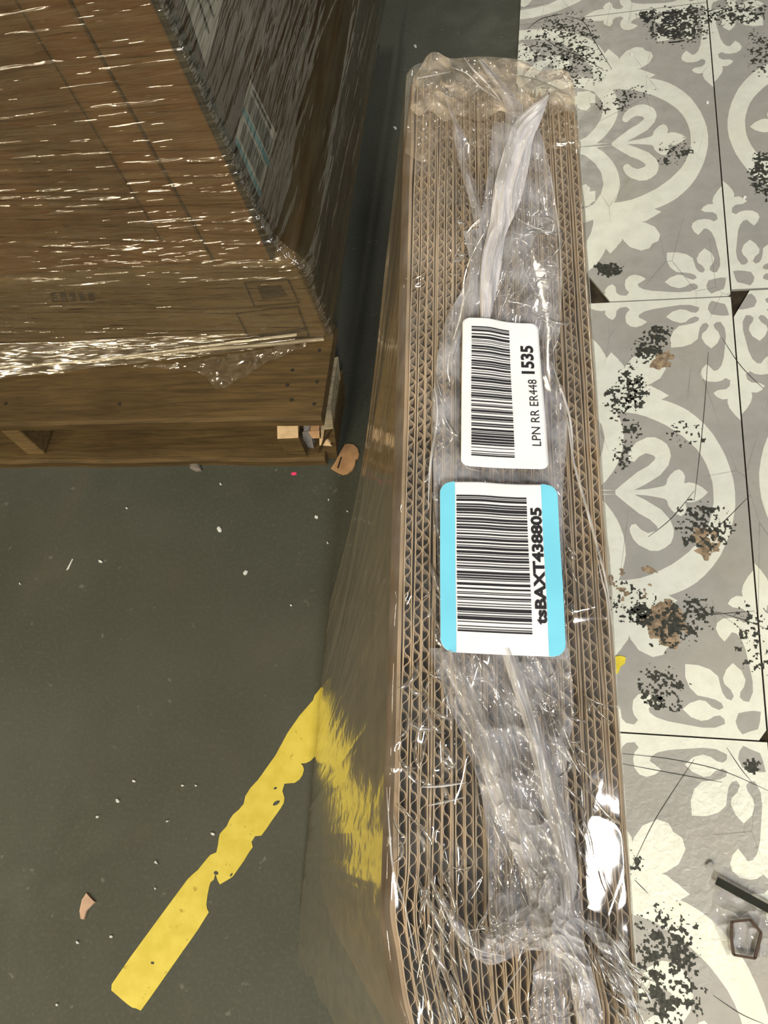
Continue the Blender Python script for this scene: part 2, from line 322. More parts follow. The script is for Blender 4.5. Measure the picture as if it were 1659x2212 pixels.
def make_tile(xr, yt, yb, xl, chips, dz=0.0):
    """one tile slab with jagged chips, plus its printed ornament"""
    g = .0012; x0, x1, y0, y1 = xl + g, xr - g, yb + g, yt - g
    bm = bmesh.new()
    vv, ff = box(x0, x1, y0, y1, -.0058, dz)
    vs = [bm.verts.new(p) for p in vv]
    for q in ff: bm.faces.new([vs[i] for i in q])
    clips = [((x0, 0), (-1, 0)), ((x1, 0), (1, 0)), ((0, y0), (0, -1)), ((0, y1), (0, 1))]
    for p, n in chips:
        r = bmesh.ops.bisect_plane(bm, geom=bm.verts[:] + bm.edges[:] + bm.faces[:], plane_co=(p[0], p[1], 0), plane_no=(n[0], n[1], 0), clear_outer=True)
        eds = [e for e in bm.edges if e.is_boundary]
        if eds: bmesh.ops.holes_fill(bm, edges=eds)
        clips.append((p, n))
    me = bpy.data.meshes.new('tile'); bm.to_mesh(me); bm.free(); me.materials.append(M_TG)
    o = bpy.data.objects.new('tile', me); link(o, fl)
    for grey, nm, mt in ((False, 'printed_ornament', M_TW), (True, 'printed_dot', M_TG)):
        b2 = print_mesh(xr, yb, yt - yb, clips, grey, dz)
        m2 = bpy.data.meshes.new(nm); b2.to_mesh(m2); b2.free(); m2.materials.append(mt)
        o2 = bpy.data.objects.new(nm, m2); link(o2, o)
    return o
def chip(px1, px2, inside):
    a, b, c = at(*px1)[:2], at(*px2)[:2], at(*inside)[:2]
    n = np.array([(b - a)[1], -(b - a)[0]]); n /= np.linalg.norm(n)
    if (c - a).dot(n) > 0: n = -n
    return (a, n)
rows = [(SY[0] + TW, SY[0]), (SY[0], SY[1]), (SY[1], SY[2]), (SY[2], SY[2] - TW)]
LCUT = -.150
for i, (yt, yb) in enumerate(rows):
    ch = []
    if i == 1: ch = [chip((1552, 660), (1580, 632), (1400, 400)), chip((1290, 618), (1328, 664), (1500, 400))]
    if i == 2: ch = [chip((1632, 1610), (1668, 1560), (1400, 1200))]
    make_tile(SX, yt, yb, LCUT, ch)
for i, (yt, yb) in enumerate(rows):
    off = (.006, .014, .012, .0)[i]; offb = (.014, .012, 0, 0)[i]
    ch = []
    if i == 2: ch = [chip((1572, 706), (1612, 640), (1655, 900))]
    make_tile(SX + TW, yt + (.006 if i == 0 else (.006, .014, .012, 0)[i]), yb + (.006, .014, .012, 0)[i] if i < 3 else yb, SX, ch)
v, f = box(LCUT, SX + TW + .2, -.6, 2.7, -.0075, -.0052); mo = obj('mortar_bed', v, f, M_MORTAR, fl)
# stamped marks in the worn tile (ovals and bars)
def ring(cx, cy, rx, ry, w, n=28):
    V = []; F = []
    for k in range(n):
        a = 2 * math.pi * k / n
        V.append(at(cx + rx * math.cos(a), cy + ry * math.sin(a), .0006)); V.append(at(cx + (rx - w) * math.cos(a), cy + (ry - w * .6) * math.sin(a), .0006))
        F.append((2 * k, 2 * k + 1, (2 * k + 3) % (2 * n), (2 * k + 2) % (2 * n)))
    return V, F
tile1 = [o for o in fl.children if o.name == 'tile.001'][0]
for nm, (V, F) in (('stamped_letter', ring(1449, 44, 18, 8, 4)), ('stamped_letter', ring(1451, 73, 17, 7, 4)),
                   ('stamped_letter', ([at(*p, .0006) for p in ((1430, 26), (1466, 25), (1466, 29), (1435, 30), (1435, 33), (1430, 33))], [(0, 1, 2, 3, 4, 5)])),
                   ('stamped_letter', ([at(*p, .0006) for p in ((1444, 90), (1470, 88), (1470, 91), (1444, 93))], [(0, 1, 2, 3)])),
                   ('stamped_letter', ([at(*p, .0006) for p in ((1382, 33), (1394, 45), (1412, 40), (1410, 36), (1396, 40), (1387, 31))], [(0, 1, 2, 3, 4, 5)]))):
    obj(nm, V, F, M_INK, tile1)
for k, p in enumerate(BROWNP): stain(p, 200 + k, M_TAN, .06, 120, .00042)
for k, p in enumerate(DARKP): stain(p, 100 + 5 * k, M_STAIN)
def polyline_mesh(lines, w, z):
    V = []; F = []
    for L in lines:
        p = resample(L, 14); g = np.gradient(p, axis=0); nr = np.stack([-g[:, 1], g[:, 0]], 1); nr /= np.linalg.norm(nr, axis=1)[:, None]; b0 = len(V)
        for i in range(14):
            for s_ in (-.5, .5): q = p[i] + nr[i] * s_ * w * (.4 + .6 * math.sin(math.pi * i / 13)); V.append(at(q[0], q[1], z))
        F += [(b0 + 2 * i, b0 + 2 * i + 1, b0 + 2 * i + 3, b0 + 2 * i + 2) for i in range(13)]
    return V, F
V, F = polyline_mesh([[(1165, 75), (1210, 105), (1255, 122), (1305, 152)], [(1225, 35), (1262, 48), (1285, 90), (1322, 150)], [(1140, 62), (1170, 40), (1215, 30)], [(1362, 1880), (1410, 1780), (1460, 1700), (1500, 1640)], [(1345, 1628), (1450, 1640), (1560, 1665), (1659, 1708)],
    [(1345, 1650), (1440, 1668), (1560, 1690)], [(1570, 1615), (1600, 1660), (1625, 1690)], [(1500, 1060), (1450, 1120), (1400, 1160)], [(1620, 1070), (1560, 1130), (1500, 1180)], [(1630, 1320), (1500, 1330), (1560, 1322)], [(1659, 1560 - 200), (1610, 1340), (1560, 1325)],
    [(1560, 730), (1600, 790), (1650, 840)], [(1530, 760), (1520, 900), (1500, 1080)], [(1370, 1900), (1400, 1930)], [(1540, 2150), (1600, 2190), (1650, 2212)]], 1.6, .0006)
o = obj('scratch_lines', V, F, M_STAIN, fl); o['kind'] = 'stuff'
# ------------------------------------------------------------------ yellow floor line
YL = [(1318, 70), (1262, 140), (1255, 165), (1180, 250), (1145, 300), (1110, 350), (1078, 410), (1040, 480), (940, 620), (900, 662), (870, 710), (860, 755), (835, 785), (800, 815), (780, 845), (765, 880), (742, 905), (725, 925), (718, 955), (715, 985), (705, 1030), (670, 1045), (640, 1080), (600, 1130), (570, 1155), (540, 1185), (440, 1320), (330, 1470), (220, 1620), (110, 1780), (108, 1815), (160, 1860), (195, 1890), (225, 1912), (250, 1918), (275, 1930), (340, 1840), (480, 1640), (600, 1470), (640, 1405), (662, 1370), (652, 1350), (648, 1325), (655, 1270), (665, 1220), (672, 1200), (690, 1185), (700, 1150), (712, 1190), (725, 1212), (755, 1195), (780, 1180), (800, 1165), (860, 1080), (890, 1030), (912, 1000), (905, 970), (925, 938), (960, 935), (990, 895), (1020, 850), (1070, 780), (1088, 750), (1092, 720), (1080, 680), (1092, 640), (1120, 637), (1150, 635), (1178, 615), (1195, 590), (1203, 560), (1198, 540), (1185, 525), (1215, 522), (1240, 510), (1270, 480), (1285, 455), (1330, 420), (1400, 330), (1400, -20)]
pts = [at(200 + x / 2.633, 1450 + y / 2.633, -.006) for x, y in YL]
n = len(pts); V = [(p[0], p[1], -.0060) for p in pts] + [(p[0], p[1], -.0052) for p in pts]
F = [tuple(range(n, 2 * n))] + [(i, (i + 1) % n, n + (i + 1) % n, n + i) for i in range(n)]
yl = tag(obj('floor_line', V, F, M_YEL), 'worn yellow painted line slanting across the dark green floor', 'floor line')
def blobpts(px, py, r, ratio=1.0, ang=0, n=8, z=-.006, seed=0, jit=.3):
    rnd = random.Random(seed); out = []
    for k in range(n):
        a = 2 * math.pi * k / n; rr = r * (1 + rnd.uniform(-jit, jit)); x = rr * math.cos(a); y = rr * ratio * math.sin(a)
        ca, sa = math.cos(ang), math.sin(ang); out.append(at(px + x * ca - y * sa, py + x * sa + y * ca, z))
    return out
def chunk(name, pts, h, mat, parent=None, z=-.006, dome=.6):
    c = np.mean(pts, 0); n = len(pts)
    V = [(p[0], p[1], z) for p in pts] + [(p[0], p[1], z + h * .55) for p in pts] + [tuple(c[:2] + (np.array(p) - c)[:2] * dome) + (z + h,) for p in pts]
    F = [tuple(range(n))[::-1], tuple(range(2 * n, 3 * n))]
    for s in (0, n):
        F += [(s + i, s + (i + 1) % n, s + n + (i + 1) % n, s + n + i) for i in range(n)]
    return obj(name, V, F, mat, parent)
for k, (x, y, r, rt, a) in enumerate([(597, 1735, 9, .45, -.6), (595, 1703, 4, .6, -.5), (467, 1886, 5, .9, 0), (330, 2080, 4, .8, .4), (500, 1890, 5, .4, -.9)]):
    chunk('paint_gap', blobpts(x, y, r, rt, a, 8, -.006, k, .12), .0012, M_FLOOR, yl, z=-.006, dome=.95)
# ------------------------------------------------------------------ debris on the floor
def scrap(name, px, z, h, mat, label, cat, group=None, dome=.96):
    o = chunk(name, [at(x, y, z) for x, y in px], h, mat, z=z, dome=dome); return tag(o, label, cat, group)
q = [(980, 1560), (1040, 1470), (1090, 1370), (1160, 1250), (1200, 1240), (1270, 1250), (1325, 1300), (1345, 1380), (1330, 1430), (1300, 1450), (1290, 1520), (1260, 1580), (1200, 1625), (1140, 1642), (1060, 1610), (1020, 1585)]
o = scrap('cardboard_scrap', [(550 + x / 5.925, 750 + y / 5.925) for x, y in q], -.006, .004, M_SCRAP, 'torn tan cardboard scrap beside the pallet corner', 'scrap')
obj('torn_groove', [at(550 + x / 5.925, 750 + y / 5.925, -.0018) for x, y in ((1055, 1545), (1075, 1550), (1120, 1400), (1100, 1405))], [(0, 1, 2, 3)], M_INK2, o)
scrap('cardboard_scrap', [(x / 2.37, 1500 + y / 2.37) for x, y in ((448, 1015), (425, 1050), (412, 1110), (418, 1150), (435, 1152), (450, 1105), (492, 1062), (470, 1040))], -.006, .004, simple('pale_scrap', (.50, .34, .24), .85), 'small pointed pinkish-tan cardboard scrap left of the yellow line', 'scrap')
scrap('fluff_bit', [(412, 1000), (425, 992), (431, 1002), (437, 1018), (424, 1019), (411, 1013)], -.006, .006, simple('grey_fluff', (.16, .14, .12), .9), 'small grey-brown fluff bit at the pallet front edge', 'debris', dome=.6)
scrap('paper_chip', [(628, 1023), (634, 1020), (641, 1021), (640, 1026), (631, 1027)], -.006, .001, M_PINK, 'tiny bright pink paper chip in front of the pallet corner', 'debris')
scrap('paint_chip', [(1328, 1418), (1340, 1416), (1352, 1420), (1350, 1433), (1341, 1440), (1334, 1456), (1328, 1455)], 0.0003, .0015, M_YCHIP, 'bright yellow paint chip on the tile against the cardboard bundle', 'debris')
CRUMB = {0: 'largest white crumb on the green floor, under the middle of the pallet', 1: 'white crumb on the green floor halfway between pallet corner and bundle side', 2: 'white crumb on the green floor below and right of the largest one', 3: 'faint white crumb on the green floor just right of the pale curved thread', 4: 'white crumb on the green floor near the left frame edge', 11: 'small white crumb on the green floor, above the elongated chip', 12: 'elongated pale chip on the dark green floor, left of the yellow line', 14: 'white crumb touching the left edge of the yellow line', 15: 'white crumb on the green floor left of where the yellow line narrows', 18: 'white crumb on the green floor nearest the bottom frame edge', 23: 'white crumb on the far dark floor above the bundle', 24: 'white crumb on the dark floor beside the far end of the bundle'}
for k, (x, y, r) in enumerate([(474, 1143, 7), (684, 1117, 5), (531, 1236, 6), (218, 1213, 5), (44, 1261, 3), (477, 1046, 2.5), (274, 1098, 2.5), (710, 1080, 2.5), (751, 1105, 2.5), (708, 1173, 3), (629, 1308, 2.5),
                               (290, 1687, 4), (255, 1729, 6), (211, 1765, 4), (461, 1801, 5), (338, 1863, 5), (336, 1919, 3), (241, 2023, 4), (124, 2170, 4), (168, 2035, 4), (395, 1697, 3), (424, 1697, 3), (362, 1774, 3), (897, 100, 4), (853, 277, 4)]):
    o = chunk('plaster_crumb', blobpts(x, y, r, .7, random.uniform(0, 3), 6, -.006, k), .003, M_CRUMB, z=-.006)
    tag(o, CRUMB.get(k, 'minute pale speck on the dark green painted floor'), 'crumb', 'crumbs on the green floor')
for k, (x, y, r, s) in enumerate([(1365, 118, 4, 'beside a white leaf near the top of the tiles'), (1528, 222, 4, 'near the top seam beside the large ring'), (1608, 427, 4, 'on the tile right of the long seam')]):
    tag(chunk('plaster_crumb', blobpts(x, y, r, .8, 0, 6, .0003, k + 60), .003, M_WHITE, z=.0003), 'white crumb on the patterned tiles ' + s, 'crumb')
tag(chunk('thread_bit', [at(x, y, -.006) for x, y in ((143, 1232), (148, 1230), (158, 1208), (156, 1207))], .0008, M_CRUMB, z=-.006), 'short pale curved thread on the floor below the pallet', 'debris')
tag(chunk('glass_bead', blobpts(1533, 1868, 9, .9, 0, 10, .0003, 5, .1), .006, simple('grey_bead', (.3, .3, .29), .15, .6), z=.0003), 'small round shiny bead on the tile above the plastic scrap', 'debris')
# crumpled clear plastic with a dark strap, bottom right
pb = thing('plastic_scrap', 'crumpled clear plastic with a dark strap at the right frame edge', 'plastic scrap', tuple(at(1620, 1980, .0004)))
nu, nv = 60, 60; P = np.zeros((nu, nv, 3))
Lp = resample([(1545, 1905), (1540, 1950), (1536, 1975), (1560, 2040), (1572, 2065)], nv); Rp = resample([(1700, 1985), (1720, 2040), (1700, 2070)], nv)
for j in range(nv):
    for i in range(nu):
        a = i / (nu - 1); p = Lp[j] * (1 - a) + Rp[j] * a; P[i, j] = at(p[0], p[1], .002)
P[:, :, 2] = .0012 + .010 * ridge(P[:, :, 0] * 70, P[:, :, 1] * 60, 3) ** 2 * np.minimum(1, np.minimum(np.arange(nu)[:, None], np.arange(nv)[None, :]) / 8)
grid_obj('plastic_sheet', P, FILM_MID, pb, False)
def bar(p, q, w, z0, z1, mat, name, parent):
    p = np.array(p); q = np.array(q); d = (q - p)[:2]; d /= np.linalg.norm(d); nrm = np.array([-d[1], d[0]]) * w / 2
    c = [p[:2] + nrm, p[:2] - nrm, q[:2] - nrm, q[:2] + nrm]
    V = [(x[0], x[1], z0) for x in c] + [(x[0], x[1], z1) for x in c]
    return obj(name, V, [(3, 2, 1, 0), (4, 5, 6, 7), (0, 1, 5, 4), (1, 2, 6, 5), (2, 3, 7, 6), (3, 0, 4, 7)], mat, parent)
M_STRAP = simple('dark_strap', (.02, .022, .017), .7, .2)
bar(at(1545, 1903), at(1690, 1982), .010, .010, .0125, M_STRAP, 'strap', pb)
pen = [(1578, 1991), (1618, 1987), (1641, 2015), (1628, 2070), (1582, 2062), (1577, 2025)]
for k in range(6): bar(at(*pen[k]), at(*pen[(k + 1) % 6]), .0032, .006, .013, simple('dark_rim', (.07, .045, .03), .4) if k == 0 else bpy.data.materials['dark_rim'], 'folded_rim', pb)
# ------------------------------------------------------------------ pallet
ZD = .148
PF = at(350, 1000)[1]; XR_D = on_plane(697, 912, (0, PF, 0), (0, 1, 0))[0]
B = at(705, 728, ZD); CFX, CFY = B[0], B[1]
pal = thing('wooden_pallet', 'old dark wooden pallet under the film-wrapped cartons', 'pallet', (XR_D - .6, PF + .5, -.006))
B = at(705, 728, ZD); CFX, CFY = B[0], B[1]           # lower carton front right corner
XL = -1.9
def board(name, x0, x1, y0, y1, z0, z1, mat=M_WOOD, nseg=24, seed=0, par=None):
    """plank along x with a slightly uneven front edge"""
    xs = np.linspace(x0, x1, nseg); V = []; F = []
    for i, x in enumerate(xs):
        e = .004 * (vn(x * 9, seed) - .5) + .002 * (vn(x * 40, seed + 3) - .5); s = .0015 * (vn(x * 14, 5.5 + seed) - .5)
        V += [(x, y0 + e, z0), (x, y1, z0), (x, y1, z1 + s), (x, y0 + e + .005, z1 + s), (x, y0 + e, z1 - .006 + s)]
    for i in range(nseg - 1):
        for k in range(5): F.append((5 * i + k, 5 * i + (k + 1) % 5, 5 * i + 5 + (k + 1) % 5, 5 * i + 5 + k))
    F += [(0, 1, 2, 3, 4)[::-1], tuple(5 * (nseg - 1) + k for k in range(5))]
    return obj(name, V, F, mat, par or pal)
ys = PF
for k in range(7):
    board('deck_board', XL, (XR_D if k == 0 else CFX - .02), ys, ys + (.19 if k == 0 else .12), ZD - .022, ZD, seed=k); ys += (.215 if k == 0 else .17)
for k, yb in enumerate((PF - .004, PF + .5, PF + 1.0)):
    board('bottom_board', XL, XR_D - .03 if k == 0 else CFX - .15, yb, yb + .14, -.006, .016, seed=k + 20)
M_WOOD_LIT = wood('lit_stringer_wood', (.19, .125, .05))  # paler copy of the pallet wood: light on the stringer fronts put into colour
def stringer(x0, x1, y0, y1, mt=M_WOOD_LIT, nm='stringer'):
    v, f = box(x0, x1, y0, y1, .016, ZD - .022); return bevel(obj(nm, v, f, mt, pal), .003)
sx = on_plane(35, 928, (0, PF + .01, 0), (0, 1, 0))[0]
stringer(sx - .04, sx, PF + .012, PF + 1.15)
sxr = on_plane(600, 935, (0, PF + .005, 0), (0, 1, 0))[0]
stringer(sxr, sxr + .04, PF + .045, PF + 1.15)
stringer(XL + .02, XL + .06, PF + .012, PF + 1.15)
# broken stringer end: pale top, leaning foot
def slab(name, top, bot, zt, zb, mat, dpt=.03):
    """piece whose front face runs from a top edge to a bottom edge"""
    V = []
    for (x, y), z in ((top[0], zt), (top[1], zt), (bot[1], zb), (bot[0], zb)):
        p = on_plane(x, y, (0, 0, z), (0, 0, 1)); V.append(p)
    V = [np.array(p) for p in V]; V += [p + np.array([0, dpt, 0]) for p in V]
    return bevel(obj(name, V, [(0, 1, 2, 3)[::-1], (4, 5, 6, 7), (0, 1, 5, 4)[::-1], (1, 2, 6, 5)[::-1], (2, 3, 7, 6)[::-1], (3, 0, 4, 7)[::-1]], mat, pal), .0015)
Z5 = lambda x, y: (550 + x / 5.925, 750 + y / 5.925)
o = slab('broken_block', (Z5(300, 1005), Z5(545, 1000)), (Z5(302, 1165), Z5(548, 1155)), .118, .085, M_WOODP, .04); o['label'] = 'pale freshly broken wood'
slab('block_foot', (Z5(302, 1168), Z5(555, 1158)), (Z5(480, 1480), Z5(700, 1488)), .083, -.006, M_WOOD, .03)
slab('wood_splinter', (Z5(700, 1085), Z5(818, 1075)), (Z5(745, 1160), Z5(822, 1158)), .09, .075, M_SCRAP, .02)
slab('wood_splinter', (Z5(840, 1175), Z5(900, 1172)), (Z5(840, 1250), Z5(975, 1258)), .05, .035, M_WOODP, .02)
o = slab('film_tuft', (Z5(620, 1085), Z5(700, 1070)), (Z5(640, 1270), Z5(750, 1290)), .085, .02, M_GREYP, .012); o['label'] = 'grey crumpled plastic tuft'
slab('side_block', (Z5(890, 1160), Z5(1010, 1040)), (Z5(800, 1430), Z5(1050, 1425)), .07, -.006, M_WOOD, .12)
M_WOODG = wood('grey_wood', (.30, .25, .16))
slab('side_block', (Z5(895, 780), Z5(965, 760)), (Z5(862, 1050), Z5(995, 1035)), .118, .08, M_WOODG, .10)
for (x, y) in ((690, 757), (685, 825), (679, 873), (632, 800), (621, 832), (630, 864), (12, 872), (258, 873)):
    p = at(x, y, ZD); c = []
    for k in range(8): c.append((p[0] + .0032 * math.cos(k * .785), p[1] + .0032 * math.sin(k * .785)))
    V = [(a, b, ZD - .002) for a, b in c] + [(a, b, ZD + .0012) for a, b in c]
    obj('nail', V, [tuple(range(8, 16))] + [(i, (i + 1) % 8, 8 + (i + 1) % 8, 8 + i) for i in range(8)], M_NAIL, pal)
# ------------------------------------------------------------------ cartons
ZM = solve_z(CFX, CFY, 565)
U = at(590, 560, ZM); UX, UY = U[0], U[1]
ZT = 1.02
lc = thing('cardboard_carton', 'low brown carton with printed squares, bottom of the wrapped stack', 'carton', (CFX - .6, CFY + .5, ZD))
v, f = box(XL, CFX, CFY, CFY + 1.1, ZD + .001, ZM); bevel(obj('carton_body', v, f, M_CARTON2, lc), .004)
def front_pt(x, y, Y, off): return on_plane(x, y, (0, Y - off, 0), (0, 1, 0))
def outline(name, pts, w, Y, mat, parent, fn=None):
    fn = fn or (lambda x, y: front_pt(x, y, Y, .0012)); P = [fn(*p) for p in pts]
    for p in P: p[2] = max(p[2], ZD + .004)
    n = len(P); c = np.mean(P, 0); V = []; F = []
    for p in P: V += [p, p + (c - p) / np.linalg.norm(c - p) * w * 2.2]
    for k in range(n): F.append((2 * k, 2 * ((k + 1) % n), 2 * ((k + 1) % n) + 1, 2 * k + 1))
    return obj(name, V, F, mat, parent)
outline('printed_square', [(526, 610), (624, 602), (648, 655), (548, 663)], .0022, CFY, M_INK2, lc)
outline('printed_square', [(508, 676), (645, 660), (670, 727), (540, 738)], .0022, CFY, M_INK2, lc)
obj('printed_symbol', [front_pt(*p, CFY, .0012) for p in ((556, 620), (606, 616), (622, 640), (566, 648))], [(0, 1, 2, 3)], M_INK2, lc)
obj('printed_symbol', [front_pt(*p, CFY, .0012) for p in ((556, 722), (660, 708), (662, 716), (560, 730))], [(0, 1, 2, 3)], M_INK2, lc)
for k in range(5): obj('printed_letter', [front_pt(108 + 20 * k + a, b, CFY, .0012) for a, b in ((0, 632), (13, 631), (18, 650), (5, 651))], [(0, 1, 2, 3)], M_INK2, lc)
uc = thing('cardboard_carton', 'tall orange-brown carton with labels, top of the wrapped stack', 'carton', (UX - .6, UY + .5, ZM))
v, f = box(XL, UX - .10, UY, UY + 1.0, ZM + .001, ZT); bevel(obj('carton_body', v, f, M_CARTON, uc), .004)
# cardboard corner panel with its dark gap, and the black edge
v, f = box(UX - .094, UX - .002, UY - .003, UY + 1.0, ZM + .001, ZT); bevel(obj('corner_panel', v, f, M_CARTON, uc), .003)
v, f = box(UX - .1005, UX - .0935, UY + .006, UY + .02, ZM + .002, ZT); obj('panel_gap', v, f, M_BLACK, uc)
v, f = box(UX - .002, UX + .0015, UY - .004, UY + .034, ZM + .002, ZT); obj('black_edge_tape', v, f, M_BLACK, uc)
v, f = box(UX - .30, UX - .16, UY - .0045, UY, ZM + .06, ZT); obj('paper_band', v, f, cardboard('darker_band', (.095, .046, .014), .15), uc)
# side labels (plane X = UX)
def side_pt(x, y, off=.003): return on_plane(x, y, (UX + off, 0, 0), (1, 0, 0))
LB = [(540, 170), (598, 290), (560, 425), (507, 305)]
def side_label(name, quad, lab, bars):
    P = [side_pt(*p) for p in quad]; o = obj(name, P, [(0, 1, 2, 3)], M_WHITE, uc); o['label'] = lab
    def Q(s, t, l): 
        p = P[0] * (1 - s) * (1 - t) + P[1] * s * (1 - t) + P[2] * s * t + P[3] * (1 - s) * t; return p + np.array([l, 0, 0])
    for (s0, s1, t0, t1, mt, nm) in bars: obj(nm, [Q(s0, t0, .0012), Q(s1, t0, .0012), Q(s1, t1, .0012), Q(s0, t1, .0012)], [(0, 1, 2, 3)], mt, o)
    return o
bars = [(0, 1, .46, .54, M_BLUE, 'label_stripe'), (0, 1, .94, 1, M_BLUE, 'label_stripe')]
rr = random.Random(3)
for t0, t1 in ((.16, .42), (.60, .88)):
    s = .1
    while s < .9:
        w = rr.choice((.008, .008, .016, .024)); bars.append((s, s + w, t0, t1, M_INK, 'barcode_bar')); s += w + rr.choice((.008, .014, .02))
bars.append((.12, .8, .06, .10, M_INK, 'printed_text'))
side_label('carton_label', LB, 'white and blue barcode label on the carton side', bars)
b2 = [(.1, .9, .15 + .12 * k, .17 + .12 * k, M_INK2, 'printed_text') for k in range(7)]
side_label('carton_label', [(360, -130), (445, 146), (520, -140), (440, -380)], 'large white label on the carton side', b2)
# ------------------------------------------------------------------ stretch film around the stack
sw = thing('stretch_wrap', 'shiny clear stretch film wound around the cartons on the pallet', 'plastic wrap', (CFX - .6, CFY, ZD))
nf, ns_, nvv = 520, 230, 560
sA = np.linspace(XL + .02, CFX, nf); sB = np.linspace(CFY, CFY + 1.25, ns_)[1:]
s_all = np.r_[sA - CFX, sB - CFY]; ns_t = len(s_all)
zz = np.linspace(ZD + .003, ZT - .02, nvv)
S, Zg = np.meshgrid(s_all, zz, indexing='ij')
r_c = .022                                     # rounded corner
sf = np.clip(-S / r_c, 0, 1); sb_ = np.clip(S / r_c, 0, 1)
Lx = CFX + np.minimum(S, 0); Ly = CFY + np.maximum(S, 0)
blend = 1 / (1 + np.exp(-(Zg - (ZM + .015)) / .012))  # 0 lower, 1 upper
tent = np.exp(-((Zg - ZM) / .05) ** 2) * .012
ix = (UX - CFX) * blend; iy = (UY - CFY) * blend
Xp = Lx + ix; Yp = Ly + iy
front = np.clip(.5 - S / .02, 0, 1)
str1 = ridge((S * 1.0) * 3.0 + 3, (Zg + .10 * S) * 75 + 2.5 * vn(S * 3, Zg * 6, 9), 11)
str2 = ridge(S * 7.0, (Zg + .12 * S) * 190 + 2 * vn(S * 4, Zg * 8, 19), 12)
str3 = vn(S * 2.5, (Zg + .05 * S) * 22, 13)
amp = .25 + .9 * vn(S * 2.1, Zg * 4.5, 21)
band = np.exp(-((Zg - (ZM + .10)) / .13) ** 2) + .7 * np.exp(-((Zg - (ZM + .50)) / .07) ** 2)
disp = .0035 + amp * (1 + 1.1 * band) * (.0030 * str1 ** 2 + .0013 * str2) + .003 * str3 + tent
sidev = ridge(S * 55 + 2 * vn(S * 5, Zg * 5, 4), Zg * 2.2, 14)
disp_side = .006 + amp * (.0030 * str1 ** 2 + .0014 * str2) + tent * 1.5 + .012 * vn(S * 3, Zg * 2, 8)
D_ = disp * front + disp_side * (1 - front)
cr = np.exp(-(S / .018) ** 2)
Xp = Xp + D_ * (1 - front) - .000 * cr; Yp = Yp - D_ * front
Xp = np.where(np.abs(S) < .03, Xp + .7 * D_ * np.exp(-(S / .014) ** 2) * front, Xp)
# apron: towards the left the film flares forward and droops over the deck board
drop = np.clip((ZD + .03 - Zg) / .027, 0, 1)
flare = np.clip((-S - .05) / .7, 0, 1) ** .8 * .060 + .004
Yp = Yp - drop * flare * front * (1 + .15 * vn(S * 14, Zg * 0, 2))
GW = np.stack([Xp, Yp, Zg], 2); kS = int(np.searchsorted(s_all, .002)); grid_obj('film_sheet', GW[:kS + 1], FILM_WRAP, sw); o = grid_obj('film_sheet', GW[kS:], FILM_WRAP_SHADED, sw)
def rope(name, p0, p1, r, mat, parent, n=120, seed=0, sag=0):
    a = np.array(p0); b = np.array(p1); P = np.zeros((n, 9, 3)); d = (b - a) / np.linalg.norm(b - a); u1 = np.cross(d, (0, 0, 1)); u1 /= np.linalg.norm(u1); u2 = np.cross(u1, d)
    for i in range(n):
        tt = i / (n - 1); c = a + (b - a) * tt + u2 * .002 * (vn(tt * 9, seed) - .5)
        for k in range(9):
            an = k / 8 * 2 * math.pi; rr_ = r * (.55 + .9 * vn(k % 8 * 1.7 + seed, tt * 6))
            P[i, k] = c + (u1 * math.cos(an) + u2 * math.sin(an)) * rr_
    return grid_obj(name, P, mat, parent)
FILM_ROPE = film_mat('rolled_film', .5, hz=(.55, .47, .33), boost=1.4, rough=.15, st=(.1, 1, 1), scale=150, bs=.8)
def rp(x, y, off): return on_plane(x, y, (0, CFY - off, 0), (0, 1, 0))
for k, (a, b, r, oa, ob) in enumerate([((0, 832), (290, 793), .0035, .05, .032), ((290, 793), (700, 736), .0035, .032, .012), ((290, 775), (640, 722), .0022, .03, .016), ((230, 780), (560, 733), .0022, .035, .02)]):
    pa, pb_ = rp(*a, oa), rp(*b, ob)
    pa[2] = max(pa[2], ZD + .0085); pb_[2] = max(pb_[2], ZD + .0085); rope('rolled_edge', pa, pb_, r, FILM_ROPE, sw, seed=k)
# crumpled tail of film on the deck board
P = np.zeros((70, 30, 3)); La = resample([(290, 797), (380, 800), (440, 812), (470, 842), (520, 822), (590, 780), (660, 752)], 70); Lb_ = resample([(290, 792), (400, 783), (500, 768), (600, 752), (665, 742)], 70)
for i in range(70):
    for j in range(30):
        a = j / 29; p = La[i] * (1 - a) + Lb_[i] * a; P[i, j] = at(p[0], p[1], ZD + .003)
P[:, :, 2] += .007 * ridge(P[:, :, 0] * 60, P[:, :, 1] * 60, 5) ** 2
grid_obj('film_tail', P, film_mat('tail_film', .10, hz=(.5, .42, .3), boost=1.3, rough=.1), sw, False)
# ------------------------------------------------------------------ cardboard bundle
D3 = np.array([158, 4531, -1850.]); D3 /= np.linalg.norm(D3); W3 = np.array([-189.5, -754, -1850.]); W3 -= W3.dot(D3) * D3; W3 /= np.linalg.norm(W3)
BD = R @ D3; BW = R @ W3; BC = np.cross(BD, -BW); P0 = C0 + ray(890, 172) * .475
def BP(c, d, w): 
    c = np.asarray(c, float)[..., None]; d = np.asarray(d, float)[..., None]; w = np.asarray(w, float)[..., None]
    return P0 + c * BC - d * BD + w * BW
def waist(d, q): return .015 * np.sin(math.pi * np.clip(q, 0, 1)) * np.clip(1 - d / .3, 0, 1.05)
def w_floor(c, d): return (P0[2] + .006 + c * BC[2] - d * BD[2]) / -BW[2]
def top_cd(x, y, l=0.0):
    q = on_plane(x, y, P0 - l * BW, BW) - P0; return q.dot(BC), q.dot(-BD)
BWID = .0915; DN = .487
